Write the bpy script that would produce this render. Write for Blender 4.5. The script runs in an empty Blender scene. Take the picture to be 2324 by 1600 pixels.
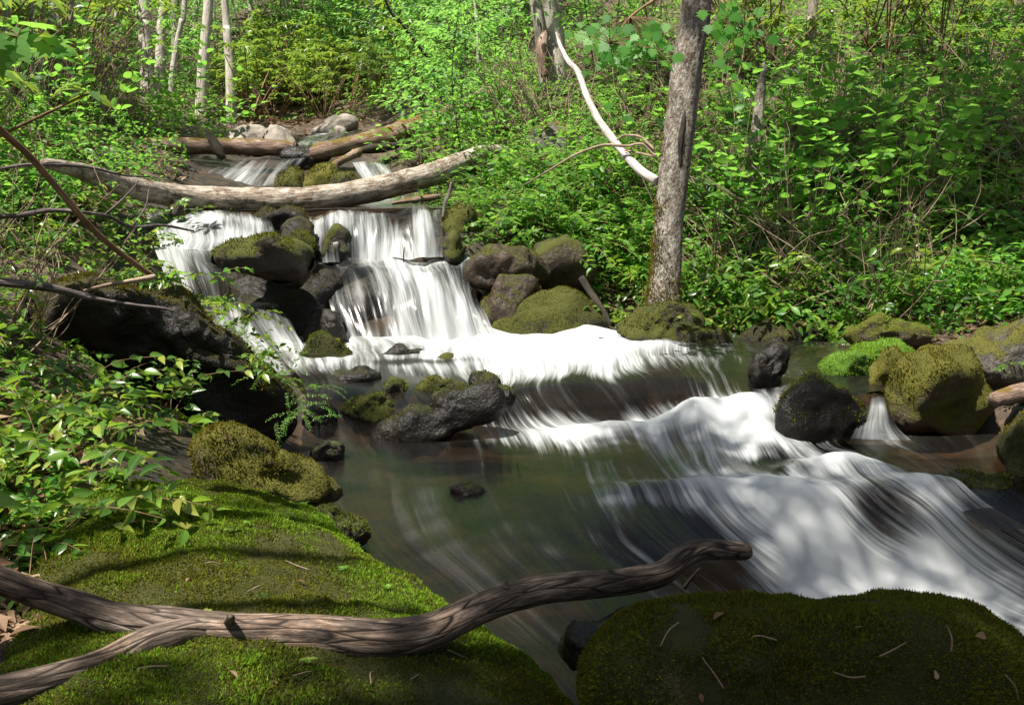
import bpy, bmesh, math
import numpy as np
from mathutils import Vector

# ------------------------------------------------------------------ camera, light, exposure
S = bpy.context.scene
C = S.collection
rad = math.radians
CAMZ, PITCH, LENS = 1.0, rad(10), 35.0
cam_d = bpy.data.cameras.new('camera'); cam = bpy.data.objects.new('camera', cam_d); C.objects.link(cam)
cam.location = (0, 0, CAMZ); cam.rotation_euler = (rad(90) - PITCH, 0, 0)
cam_d.lens = LENS; cam_d.sensor_width = 36; cam_d.clip_start = .05; cam_d.clip_end = 500
S.camera = cam
SUN = np.array((-.32, -.22, .92)); SUN = SUN / np.linalg.norm(SUN)
W = bpy.data.worlds.new('World'); S.world = W; W.use_nodes = True
sky = W.node_tree.nodes.new('ShaderNodeTexSky'); sky.sky_type = 'NISHITA'; sky.sun_disc = False
sky.sun_elevation = math.asin(SUN[2]); sky.sun_rotation = math.atan2(SUN[0], SUN[1])
wb = W.node_tree.nodes.new('ShaderNodeMix'); wb.data_type = 'RGBA'; wb.blend_type = 'MULTIPLY'; wb.inputs[0].default_value = 1   # white balance of the photo
wb.inputs[7].default_value = (1, .88, .7, 1); W.node_tree.links.new(sky.outputs[0], wb.inputs[6])
W.node_tree.links.new(wb.outputs[2], W.node_tree.nodes['Background'].inputs[0])
W.node_tree.nodes['Background'].inputs[1].default_value = .078
ld = bpy.data.lights.new('sun', 'SUN'); ld.energy = 5.0; ld.angle = rad(.5); ld.color = (1, .95, .86)
lo = bpy.data.objects.new('sun', ld); C.objects.link(lo)
lo.rotation_euler = Vector(SUN).to_track_quat('Z', 'Y').to_euler()
S.view_settings.view_transform = 'Standard'; S.view_settings.look = 'None'
S.view_settings.exposure = 1.15; S.view_settings.gamma = 1
S.render.engine = 'CYCLES'
cy = S.cycles
cy.max_bounces = 7; cy.diffuse_bounces = 3; cy.glossy_bounces = 2; cy.transmission_bounces = 5
cy.transparent_max_bounces = 24; cy.sample_clamp_indirect = 6; cy.use_denoising = True
cy.caustics_reflective = False; cy.caustics_refractive = False

# ------------------------------------------------------------------ pixel rays of the photo (2324 wide) to places in the world
K = 18 / LENS / 1162
FWD = np.array((0, math.cos(PITCH), -math.sin(PITCH))); UP = np.array((0, math.sin(PITCH), math.cos(PITCH))); RT = np.array((1., 0, 0))
CAM = np.array((0, 0, CAMZ))
def ray(px, py): return FWD + RT * ((px - 1162) * K) + UP * (-(py - 800) * K)
def P(px, py, D): return CAM + ray(px, py) * D
def PZ(px, py, z):
    d = ray(px, py); return CAM + d * ((z - CAMZ) / d[2])

# ------------------------------------------------------------------ noise
_r = np.random.RandomState(7); _perm = _r.permutation(256); _perm = np.concatenate([_perm, _perm, _perm])
_g = _r.normal(size=(256, 3)); _g /= np.linalg.norm(_g, axis=1)[:, None]
def perlin(p):
    p = np.asarray(p, float); i = np.floor(p).astype(int); f = p - i; u = f * f * f * (f * (f * 6 - 15) + 10); i = i & 255
    out = np.zeros(len(p))
    for a in (0, 1):
        for b in (0, 1):
            for c in (0, 1):
                h = _perm[_perm[_perm[i[:, 0] + a] + i[:, 1] + b] + i[:, 2] + c]
                w = (u[:, 0] if a else 1 - u[:, 0]) * (u[:, 1] if b else 1 - u[:, 1]) * (u[:, 2] if c else 1 - u[:, 2])
                out += w * ((f - (a, b, c)) * _g[h]).sum(1)
    return out
def fbm(p, o=4, gain=.5):
    s = 0; a = 1.
    p = np.asarray(p, float)
    for k in range(o): s = s + a * perlin(p * 2 ** k + 17.3 * k); a *= gain
    return s

# ------------------------------------------------------------------ mesh helpers
class MB:
    def __init__(s): s.V = []; s.F = []; s.n = 0; s.A = {}
    def add(s, v, faces, **attr):
        v = np.asarray(v, float)
        for f in faces: s.F.append(np.asarray(f, int) + s.n)
        s.V.append(v); s.n += len(v)
        for k, a in attr.items(): s.A.setdefault(k, []).append(np.asarray(a, float))
        return s
    def mesh(s, name, smooth=True):
        me = bpy.data.meshes.new(name)
        V = np.concatenate(s.V); me.vertices.add(len(V)); me.vertices.foreach_set('co', V.ravel().astype(np.float32))
        li = np.concatenate([f.ravel() for f in s.F]); lt = np.concatenate([np.full(len(f), f.shape[1]) for f in s.F])
        me.loops.add(len(li)); me.loops.foreach_set('vertex_index', li.astype(np.int32))
        me.polygons.add(len(lt)); me.polygons.foreach_set('loop_start', (np.cumsum(lt) - lt).astype(np.int32))
        me.polygons.foreach_set('loop_total', lt.astype(np.int32))
        me.polygons.foreach_set('use_smooth', np.full(len(lt), smooth))
        for k, a in s.A.items():
            a = np.concatenate(a)
            if a.ndim == 2: me.attributes.new(k, 'FLOAT_VECTOR', 'POINT').data.foreach_set('vector', a.ravel().astype(np.float32))
            else: me.attributes.new(k, 'FLOAT', 'POINT').data.foreach_set('value', a.astype(np.float32))
        me.update(calc_edges=True); me.validate()
        return me
def tag(o, label=None, cat=None, group=None, kind=None):
    for k, v in (('label', label), ('category', cat), ('group', group), ('kind', kind)):
        if v: o[k] = v
    return o
def obj(name, mb, mat, parent=None, smooth=True):
    me = mb.mesh(name, smooth) if isinstance(mb, MB) else mb
    if mat and not me.materials: me.materials.append(mat)
    o = bpy.data.objects.new(name, me); C.objects.link(o)
    if parent:
        o.parent = parent
        o.location = -Vector(parent.location)
    return o
def thing(name, loc, label, cat, group=None):
    o = bpy.data.objects.new(name, None); C.objects.link(o); o.location = Vector(loc); o.empty_display_size = .05
    return tag(o, label, cat, group)
def catmull(P_, n):
    P_ = np.asarray(P_, float); Q = np.concatenate([[2 * P_[0] - P_[1]], P_, [2 * P_[-1] - P_[-2]]]); out = []
    for i in range(len(P_) - 1):
        a, b, c, d = Q[i:i + 4]
        for t in np.linspace(0, 1, n, endpoint=False):
            out.append(.5 * (2 * b + (c - a) * t + (2 * a - 5 * b + 4 * c - d) * t * t + (3 * b - a - 3 * c + d) * t ** 3))
    out.append(P_[-1]); return np.array(out)
def tube(mb, pts, radii, seg=8, n=6, amp=0., freq=6., seed=0, squash=1., ends=True):
    pr = catmull(np.column_stack([pts, radii]), n); p = pr[:, :3]; r = np.maximum(pr[:, 3], .0004)
    t = np.gradient(p, axis=0); t /= np.linalg.norm(t, axis=1)[:, None] + 1e-9
    ref = np.array((0, 0, 1.)) if abs(t[0][2]) < .9 else np.array((1., 0, 0))
    x = np.cross(t[0], ref); x /= np.linalg.norm(x); X = []
    for k in range(len(p)):
        x = x - t[k] * x.dot(t[k]); x /= np.linalg.norm(x); X.append(x)
    X = np.array(X); Y = np.cross(t, X)
    a = np.arange(seg) / seg * 2 * math.pi
    L = np.concatenate([[0], np.cumsum(np.linalg.norm(np.diff(p, axis=0), axis=1))])
    rr = np.repeat(r[:, None], seg, 1)
    tc = np.stack([np.cos(a)[None] * rr, np.sin(a)[None] * rr, np.repeat(L[:, None], seg, 1) + seed * 3.1], -1)
    if amp:
        q = tc.reshape(-1, 3) * (freq, freq, freq * .35); d = fbm(q + seed, 3).reshape(rr.shape); rr = rr * (1 + amp * d * 1.6)
    v = p[:, None] + X[:, None] * (np.cos(a)[None] * rr)[..., None] + Y[:, None] * (np.sin(a)[None] * rr * squash)[..., None]
    m = len(p); i = np.arange((m - 1) * seg); r0 = i // seg; c0 = i % seg; c1 = (c0 + 1) % seg
    F = [np.stack([r0 * seg + c0, r0 * seg + c1, (r0 + 1) * seg + c1, (r0 + 1) * seg + c0], 1)]
    V = v.reshape(-1, 3); T = tc.reshape(-1, 3)
    if ends:
        V = np.concatenate([V, p[:1], p[-1:]]); T = np.concatenate([T, T[:1], T[-1:]]); b = m * seg; s = np.arange(seg); s1 = (s + 1) % seg
        F.append(np.concatenate([np.stack([np.full(seg, b), s1, s], 1), np.stack([np.full(seg, b + 1), (m - 1) * seg + s, (m - 1) * seg + s1], 1)]))
    mb.add(V, F, tc=T); return p
# --- leaf templates: x along, y across, z normal; (verts, faces)
def _lance(ts, ws, droop, cup):
    v = []; f3 = []; f4 = []
    for t, w in zip(ts, ws):
        z = -droop * t * t
        if w == 0: v.append([(t, 0, z)])
        else: v.append([(t, -w, z + cup * w), (t, 0, z), (t, w, z + cup * w)])
    flat = []; idx = []
    for r in v: idx.append(list(range(len(flat), len(flat) + len(r)))); flat += r
    for a, b in zip(idx, idx[1:]):
        if len(a) == 1: f3 += [(a[0], b[0], b[1]), (a[0], b[1], b[2])]
        elif len(b) == 1: f3 += [(a[0], b[0], a[1]), (a[1], b[0], a[2])]
        else: f4 += [(a[0], b[0], b[1], a[1]), (a[1], b[1], b[2], a[2])]
    return np.array(flat, float), [np.array(f) for f in (f3, f4) if f]
LEAF_HI = _lance((0, .1, .3, .55, .8, 1), (0, .12, .2, .18, .085, 0), .22, .35)
LEAF_MID = _lance((0, .3, .68, 1), (0, .21, .16, 0), .2, .3)
LEAF_ROUND = _lance((0, .18, .5, .82, 1), (0, .28, .36, .2, 0), .16, .22)
LEAF_LO = (np.array([(0, 0, 0), (.42, -.22, .05), (.5, 0, -.04), (.42, .22, .05), (1, 0, -.16)], float), [np.array([(0, 1, 2), (2, 1, 4), (0, 2, 3), (2, 4, 3)])])
LEAF_SLIM = (np.array([(0, 0, 0), (.45, -.13, .03), (.5, 0, -.03), (.45, .13, .03), (1, 0, -.18)], float), [np.array([(0, 1, 2), (2, 1, 4), (0, 2, 3), (2, 4, 3)])])
def _maple():
    o = [(0, .03), (-.06, .22), (.1, .3), (.12, .52), (.3, .36), (.42, .62), (.5, .34), (.62, .4), (.6, .2), (.8, .22), (.78, .1), (1, 0)]
    o = o + [(x, -y) for x, y in o[::-1][1:]]
    v = [(.3, 0, 0)] + [(x, y, -.1 * (x * x + y * y) + .02) for x, y in o]
    n = len(o); return np.array(v, float), [np.array([(0, 1 + i, 1 + (i + 1) % n) for i in range(n)])[:, ::-1]]
MAPLE = _maple()
def unit(v): return v / (np.linalg.norm(v, axis=-1, keepdims=True) + 1e-9)
def leaves(mb, pos, d, nrm, size, tpl, width=1.):
    pos = np.asarray(pos, float); n = len(pos)
    if n == 0: return
    x = unit(np.asarray(d, float)); y = unit(np.cross(nrm, x)); z = np.cross(x, y); s = np.asarray(size, float).reshape(-1, 1, 1)
    tv = tpl[0] * (1, width, 1); k = len(tv)
    v = pos[:, None] + s * (tv[None, :, 0:1] * x[:, None] + tv[None, :, 1:2] * y[:, None] + tv[None, :, 2:3] * z[:, None])
    off = (np.arange(n) * k)[:, None, None]
    mb.add(v.reshape(-1, 3), [(f[None] + off).reshape(-1, f.shape[1]) for f in tpl[1]], tc=np.tile(tpl[0] * (1, 1, 0), (n, 1)))

# ------------------------------------------------------------------ materials
def mat(name):
    m = bpy.data.materials.new(name); m.use_nodes = True; m.node_tree.nodes.clear(); return m, m.node_tree
def N(nt, t, out=0, props=None, **inp):
    n = nt.nodes.new('ShaderNode' + t)
    for k, v in (props or {}).items(): setattr(n, k, v)
    for k, v in inp.items():
        k = int(k[1:]) if k[0] == '_' else k.replace('_', ' ')
        s = n.inputs[k]
        if isinstance(v, bpy.types.NodeSocket): nt.links.new(v, s)
        else: s.default_value = v if not (isinstance(v, tuple) and len(v) == 3 and s.type == 'RGBA') else (*v, 1)
    return n.outputs[out]
def math_(nt, op, a, b=0., c=0., clamp=False):
    n = nt.nodes.new('ShaderNodeMath'); n.operation = op; n.use_clamp = clamp
    for i, v in enumerate((a, b, c)):
        if isinstance(v, bpy.types.NodeSocket): nt.links.new(v, n.inputs[i])
        else: n.inputs[i].default_value = v
    return n.outputs[0]
def ramp(nt, fac, *stops):
    n = nt.nodes.new('ShaderNodeValToRGB'); e = n.color_ramp.elements
    while len(e) < len(stops): e.new(.5)
    for el, (p, c) in zip(e, stops): el.position = p; el.color = (*c, 1) if isinstance(c, tuple) else (c, c, c, 1)
    nt.links.new(fac, n.inputs[0]); return n.outputs[0]
def mixc(nt, fac, a, b, mode='MIX'):
    n = nt.nodes.new('ShaderNodeMix'); n.data_type = 'RGBA'; n.blend_type = mode
    for i, v in ((0, fac), (6, a), (7, b)):
        if isinstance(v, bpy.types.NodeSocket): nt.links.new(v, n.inputs[i])
        else: n.inputs[i].default_value = (*v, 1) if isinstance(v, tuple) else v
    return n.outputs[2]
def sstep(nt, v, lo, hi):
    n = nt.nodes.new('ShaderNodeMapRange'); n.interpolation_type = 'SMOOTHSTEP'
    nt.links.new(v, n.inputs[0])
    for i, x in ((1, lo), (2, hi)):
        if isinstance(x, bpy.types.NodeSocket): nt.links.new(x, n.inputs[i])
        else: n.inputs[i].default_value = x
    return n.outputs[0]
def mapping(nt, vec, scale): return N(nt, 'Mapping', Vector=vec, Scale=scale)
def output(nt, sh): nt.links.new(sh, nt.nodes.new('ShaderNodeOutputMaterial').inputs[0])
def leafmat(name, cols, trans, tr=.42, rough=.42, spec=.3, veins=False):
    m, nt = mat(name)
    ri = N(nt, 'NewGeometry', 8); oi = N(nt, 'ObjectInfo', 5)
    dr = N(nt, 'TexNoise', Vector=N(nt, 'NewGeometry', 0), Scale=1.5, Detail=3., Roughness=.6)
    v = math_(nt, 'ADD', math_(nt, 'MULTIPLY', ri, .62), math_(nt, 'ADD', math_(nt, 'MULTIPLY', oi, .3), math_(nt, 'MULTIPLY_ADD', dr, 1.3, -.63)), clamp=True)
    n = len(cols); col = ramp(nt, v, *[(i / (n - 1) if n > 1 else 0, c) for i, c in enumerate(cols)])
    nz = N(nt, 'TexNoise', Vector=N(nt, 'NewGeometry', 0), Scale=60., Detail=2.)
    col = mixc(nt, math_(nt, 'MULTIPLY', nz, .35), col, mixc(nt, .5, col, (.02, .035, .01)))
    if veins:   # pale midrib and slanting side veins, brown blemishes
        xy = nt.nodes.new('ShaderNodeSeparateXYZ'); nt.links.new(N(nt, 'Attribute', 1, props=dict(attribute_name='tc')), xy.inputs[0])
        ay = math_(nt, 'ABSOLUTE', xy.outputs[1]); rib = math_(nt, 'SUBTRACT', 1., sstep(nt, ay, .004, .02))
        w = math_(nt, 'SINE', math_(nt, 'MULTIPLY', math_(nt, 'SUBTRACT', xy.outputs[0], math_(nt, 'MULTIPLY', ay, 1.1)), 62.)); w = math_(nt, 'MULTIPLY', sstep(nt, w, .75, 1.), .3)
        col = mixc(nt, math_(nt, 'MULTIPLY', math_(nt, 'MAXIMUM', rib, w), .6), col, mixc(nt, .5, col, (.35, .45, .15)))
        bl = N(nt, 'TexNoise', Vector=N(nt, 'NewGeometry', 0), Scale=45., Detail=3.); col = mixc(nt, math_(nt, 'MULTIPLY', sstep(nt, bl, .64, .72), .8), col, (.09, .05, .02))
    b = N(nt, 'BsdfPrincipled', Base_Color=col, Roughness=rough, Specular_IOR_Level=spec)
    t = N(nt, 'BsdfTranslucent', Color=mixc(nt, .6, col, trans))
    output(nt, N(nt, 'MixShader', _0=tr, _1=b, _2=t)); return m
M = {}
M['hobble'] = leafmat('dark glossy leaf', [(0.0173, 0.0566, 0.00952), (0.0384, 0.113, 0.015), (0.072, 0.175, 0.0204), (0.134, 0.268, 0.0306), (0.288, 0.34, 0.0476), (0.192, 0.134, 0.034)], (0.403, 0.659, 0.0476), .4, .3, .5, True)
M['bright'] = leafmat('bright leaf', [(0.0192, 0.0721, 0.0122), (0.0528, 0.165, 0.0224), (0.096, 0.278, 0.034), (0.173, 0.391, 0.0544), (0.307, 0.474, 0.0884)], (0.403, 0.824, 0.0952), .52, .42, .25)
M['fern'] = leafmat('fine leaf', [(0.0096, 0.0412, 0.00816), (0.0336, 0.113, 0.017), (0.0768, 0.206, 0.0292), (0.144, 0.319, 0.0442), (0.269, 0.412, 0.0748)], (0.384, 0.762, 0.0816), .45, .4)
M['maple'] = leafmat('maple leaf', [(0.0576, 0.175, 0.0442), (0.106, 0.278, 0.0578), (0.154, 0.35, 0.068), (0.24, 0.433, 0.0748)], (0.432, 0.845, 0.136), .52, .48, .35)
M['maple_shade'] = leafmat('maple leaf in shade', [(0.0288, 0.124, 0.0218), (0.0576, 0.196, 0.0306), (0.096, 0.278, 0.0408), (0.154, 0.35, 0.0476)], (0.288, 0.762, 0.0816), .5, .48, .35)  # deeper green copy of the maple leaf, shade put into its colour
M['rhodo'] = leafmat('leathery leaf', [(0.0336, 0.0721, 0.0136), (0.0864, 0.175, 0.0272), (0.173, 0.288, 0.0408), (0.288, 0.391, 0.0612)], (0.48, 0.639, 0.0612), .42, .33, .5)
M['canopy'] = leafmat('canopy leaf', [(.03, .1, .02), (.05, .15, .025)], (.15, .3, .03), .3)
M['dead'] = leafmat('dead leaf', [(.09, .045, .022), (.16, .085, .045), (.24, .14, .08), (.35, .24, .16), (.12, .04, .02)], (.3, .16, .06), .2, .6, .25)
M['mossblade'] = leafmat('moss blade', [(.03, .034, .006), (.06, .07, .008), (.095, .11, .011), (.15, .16, .016), (.12, .08, .02)], (.22, .24, .016), .3, .8, .08)
M['mossbright'] = leafmat('bright moss blade', [(.042, .085, .008), (.085, .17, .012), (.14, .27, .018), (.21, .35, .028), (.13, .11, .022)], (.36, .58, .035), .35, .8, .08)
M['mossgold'] = leafmat('golden moss blade', [(.035, .035, .006), (.075, .07, .009), (.12, .105, .013), (.19, .15, .02), (.11, .06, .018)], (.24, .2, .018), .3, .8, .08)

def rockmat(name, c0, c1, moss0, moss1, mossy, wet, scale=1., lichen=0.):
    """mossy: -1 none .. 1 everywhere; wet: gloss"""
    m, nt = mat(name)
    pos = N(nt, 'NewGeometry', 0); nor = N(nt, 'NewGeometry', 1)
    n1 = N(nt, 'TexNoise', Vector=pos, Scale=5. * scale, Detail=8., Roughness=.62)
    n2 = N(nt, 'TexNoise', Vector=pos, Scale=38. * scale, Detail=5., Roughness=.7)
    rock = ramp(nt, n1, (.3, c0), (.52, tuple((a + b) / 2 for a, b in zip(c0, c1))), (.72, c1))
    rock = mixc(nt, math_(nt, 'MULTIPLY', n2, .7), rock, mixc(nt, 1., rock, (.4, .38, .36), 'MULTIPLY'))
    if lichen:
        l = sstep(nt, N(nt, 'TexNoise', Vector=pos, Scale=9., Detail=7., Roughness=.75), .58 - lichen * .1, .68 - lichen * .1)
        rock = mixc(nt, l, rock, (.3, .31, .27))
    nz = N(nt, 'SeparateXYZ', 2, Vector=nor)
    n3 = N(nt, 'TexNoise', Vector=pos, Scale=4.5 * scale, Detail=6., Roughness=.65)
    n4 = N(nt, 'TexNoise', Vector=pos, Scale=130., Detail=3., Roughness=.7)
    f = math_(nt, 'ADD', math_(nt, 'MULTIPLY', nz, .55), math_(nt, 'MULTIPLY_ADD', n3, 2.2, -1.1))
    f = math_(nt, 'ADD', f, mossy); f = math_(nt, 'MULTIPLY_ADD', n2, .7, f); f = sstep(nt, f, .45, .8)
    mc = ramp(nt, math_(nt, 'MULTIPLY_ADD', n4, .6, math_(nt, 'MULTIPLY', n3, .5)), (.3, moss0), (.55, tuple((a + b) / 2 for a, b in zip(moss0, moss1))), (.78, moss1))
    col = mixc(nt, f, rock, mc)
    ro = math_(nt, 'MULTIPLY_ADD', f, .9 - wet, wet)
    h = math_(nt, 'ADD', math_(nt, 'MULTIPLY', n1, .5), math_(nt, 'MULTIPLY', n2, .35)); h = math_(nt, 'ADD', h, math_(nt, 'MULTIPLY', math_(nt, 'MULTIPLY', n4, f), .5))
    n5 = N(nt, 'TexNoise', Vector=pos, Scale=16. * scale, Detail=4., Roughness=.6)
    h = math_(nt, 'ADD', h, math_(nt, 'MULTIPLY', n5, .6)); ro = math_(nt, 'MULTIPLY_ADD', n5, .35, math_(nt, 'ADD', ro, -.17))
    bp = N(nt, 'Bump', Strength=1., Distance=.026, Height=h)
    output(nt, N(nt, 'BsdfPrincipled', Base_Color=col, Roughness=ro, Specular_IOR_Level=.35, Normal=bp)); return m
MO0, MO1 = (.018, .026, .005), (.1, .105, .014)
M['rock_wet'] = rockmat('wet black rock', (.005, .004, .003), (.02, .015, .01), MO0, (.06, .06, .01), -.35, .38)
M['rock_mossy'] = rockmat('mossy rock', (.012, .009, .006), (.05, .038, .027), MO0, MO1, .25, .5)
M['rock_full'] = rockmat('moss covered rock', (.03, .022, .014), (.07, .052, .03), (.016, .02, .004), (.05, .05, .01), .6, .7)
M['rock_bright'] = rockmat('bright moss mound', (.03, .022, .014), (.07, .052, .03), (.04, .1, .008), (.12, .24, .018), .9, .6)
M['rock_brown'] = rockmat('brown rock', (.02, .014, .009), (.1, .068, .046), MO0, MO1, -.1, .45)
M['rock_grey'] = rockmat('grey lichen rock', (.06, .052, .045), (.2, .18, .155), (.03, .035, .006), (.15, .14, .02), -.05, .6, 1., .4)
M['rock_gold'] = rockmat('golden moss rock', (.05, .035, .02), (.16, .12, .08), (.03, .034, .005), (.16, .15, .018), .45, .6)
M['rock_pale'] = rockmat('pale dry rock', (.2, .17, .14), (.46, .41, .35), MO0, MO1, -.55, .75)
M['rock_black'] = rockmat('black shaded rock', (.005, .004, .003), (.018, .014, .01), (.012, .014, .004), (.06, .05, .012), -.05, .45)  # near-black base colour, shade of hollows and overhangs painted in

def barkmat(name, c0, c1, c2, moss=None, mossy=-1., lichen=0., rough=.85, sz=1., crack=.6, bare=False, blotch=0., zs=9.):
    m, nt = mat(name)
    tc = N(nt, 'Attribute', 1, props=dict(attribute_name='tc')); nor = N(nt, 'NewGeometry', 1); pos = N(nt, 'NewGeometry', 0)
    g = N(nt, 'TexNoise', Vector=mapping(nt, tc, (60 * sz, 60 * sz, zs * sz)), Scale=1., Detail=6., Roughness=.65)
    g2 = N(nt, 'TexNoise', Vector=mapping(nt, tc, (14 * sz, 14 * sz, 5 * sz)), Scale=1., Detail=5., Roughness=.6)
    col = ramp(nt, math_(nt, 'MULTIPLY_ADD', g, .6, math_(nt, 'MULTIPLY', g2, .4)), (.36, c0), (.5, c1), (.64, c2))
    if blotch:
        bl = N(nt, 'TexNoise', Vector=mapping(nt, tc, (9, 9, 7)), Scale=1., Detail=7., Roughness=.75); col = mixc(nt, math_(nt, 'MULTIPLY', sstep(nt, bl, .5, .6), blotch), col, mixc(nt, 1., col, (.34, .26, .2), 'MULTIPLY'))
    if bare:
        bm_ = sstep(nt, N(nt, 'TexNoise', Vector=mapping(nt, tc, (16, 16, 6)), Scale=1., Detail=6., Roughness=.7), .52, .6); col = mixc(nt, math_(nt, 'MULTIPLY', bm_, .75), col, mixc(nt, 1., col, (2.3, 2.1, 1.9), 'MULTIPLY'))
        cr = N(nt, 'TexVoronoi', 0, props=dict(feature='DISTANCE_TO_EDGE'), Vector=mapping(nt, tc, (48, 48, 5)), Scale=1.); col = mixc(nt, math_(nt, 'SUBTRACT', 1., sstep(nt, cr, .0, .06)), col, (.016, .011, .008)); g = math_(nt, 'ADD', g, math_(nt, 'MULTIPLY', sstep(nt, cr, 0., .12), .5))
    if lichen:
        l = math_(nt, 'MULTIPLY', sstep(nt, N(nt, 'TexNoise', Vector=mapping(nt, tc, (30, 30, 18)), Scale=1., Detail=8., Roughness=.8), .56 - .1 * lichen, .7 - .1 * lichen), .75)
        col = mixc(nt, l, col, (.42, .41, .36))
    if moss:
        nz = N(nt, 'SeparateXYZ', 2, Vector=nor); n3 = N(nt, 'TexNoise', Vector=pos, Scale=7., Detail=6., Roughness=.7)
        f = math_(nt, 'ADD', math_(nt, 'MULTIPLY', nz, .7), math_(nt, 'MULTIPLY_ADD', n3, 2.4, -1.2 + mossy))
        n4 = N(nt, 'TexNoise', Vector=pos, Scale=110., Detail=3.)
        col = mixc(nt, sstep(nt, f, .35, .7), col, mixc(nt, n4, tuple(.45 * x for x in moss), tuple(1.4 * x for x in moss)))
    bp = N(nt, 'Bump', Strength=crack, Distance=.02, Height=math_(nt, 'ADD', g, g2))
    output(nt, N(nt, 'BsdfPrincipled', Base_Color=col, Roughness=rough, Specular_IOR_Level=.3, Normal=bp)); return m
MG = (.11, .085, .014)
M['bark_grey'] = barkmat('grey lichened bark', (.075, .06, .05), (.24, .2, .165), (.4, .36, .31), MG, -.6, .6)
M['bark_trunk'] = barkmat('mottled grey brown bark', (.04, .03, .022), (.18, .145, .115), (.42, .38, .33), MG, -.6, .8, .9, 1.1, 1., blotch=.7, zs=34.)
M['bark_pale'] = barkmat('pale bark', (.22, .18, .14), (.46, .41, .35), (.64, .6, .54), MG, -.9, .5)
M['bark_dark'] = barkmat('dark bark', (.012, .01, .008), (.035, .028, .02), (.07, .055, .04))
M['bark_log'] = barkmat('pale fallen log bark', (.06, .035, .02), (.27, .21, .16), (.56, .5, .42), MG, -.4, .8, blotch=.85)
M['bark_mosslog'] = barkmat('mossy rotting log', (.07, .04, .028), (.2, .13, .1), (.38, .29, .23), (.13, .085, .012), -.02, 0.)
M['wood_dead'] = barkmat('weathered dead wood', (.02, .014, .01), (.1, .072, .054), (.27, .21, .17), None, -1., 0., .8, 1.6, .45, True)
M['wood_grey'] = barkmat('grey rotten wood', (.03, .024, .024), (.12, .095, .095), (.3, .24, .23), None, -1., 0., .8, 1.2, .9)
M['twig'] = barkmat('pale twig', (.11, .075, .05), (.26, .19, .13), (.42, .34, .26))
M['stem_brown'] = barkmat('brown stem', (.07, .04, .02), (.2, .12, .065), (.33, .22, .13))
M['branch_white'] = barkmat('bleached branch', (.2, .16, .14), (.45, .4, .37), (.6, .56, .52))

# --- ground
def groundmat():
    m, nt = mat('forest floor'); pos = N(nt, 'NewGeometry', 0)
    wet = N(nt, 'Attribute', 2, props=dict(attribute_name='wet'))
    a = N(nt, 'TexNoise', Vector=pos, Scale=14., Detail=8., Roughness=.7); v = N(nt, 'TexVoronoi', 1, Vector=pos, Scale=26.)
    vs = N(nt, 'SeparateColor', 0, Color=v)
    lit = ramp(nt, vs, (0, (.03, .018, .01)), (.4, (.085, .05, .03)), (.75, (.15, .095, .06)), (1, (.23, .16, .11)))
    lit = mixc(nt, a, lit, (.03, .022, .014))
    bed = N(nt, 'TexVoronoi', 1, Vector=pos, Scale=11.); bs = N(nt, 'SeparateColor', 0, Color=bed)
    bedc = ramp(nt, bs, (0, (.02, .016, .011)), (.5, (.06, .045, .028)), (.85, (.12, .08, .045)), (1, (.16, .09, .05)))
    bedc = mixc(nt, math_(nt, 'MULTIPLY', a, .9), mixc(nt, 1., bedc, (.6, .52, .44), 'MULTIPLY'), (.014, .012, .007))
    col = mixc(nt, wet, lit, bedc)
    bp = N(nt, 'Bump', Strength=.9, Distance=.03, Height=math_(nt, 'ADD', a, vs))
    output(nt, N(nt, 'BsdfPrincipled', Base_Color=col, Roughness=math_(nt, 'MULTIPLY_ADD', wet, -.35, .9), Normal=bp)); return m
M['ground'] = groundmat()
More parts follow.
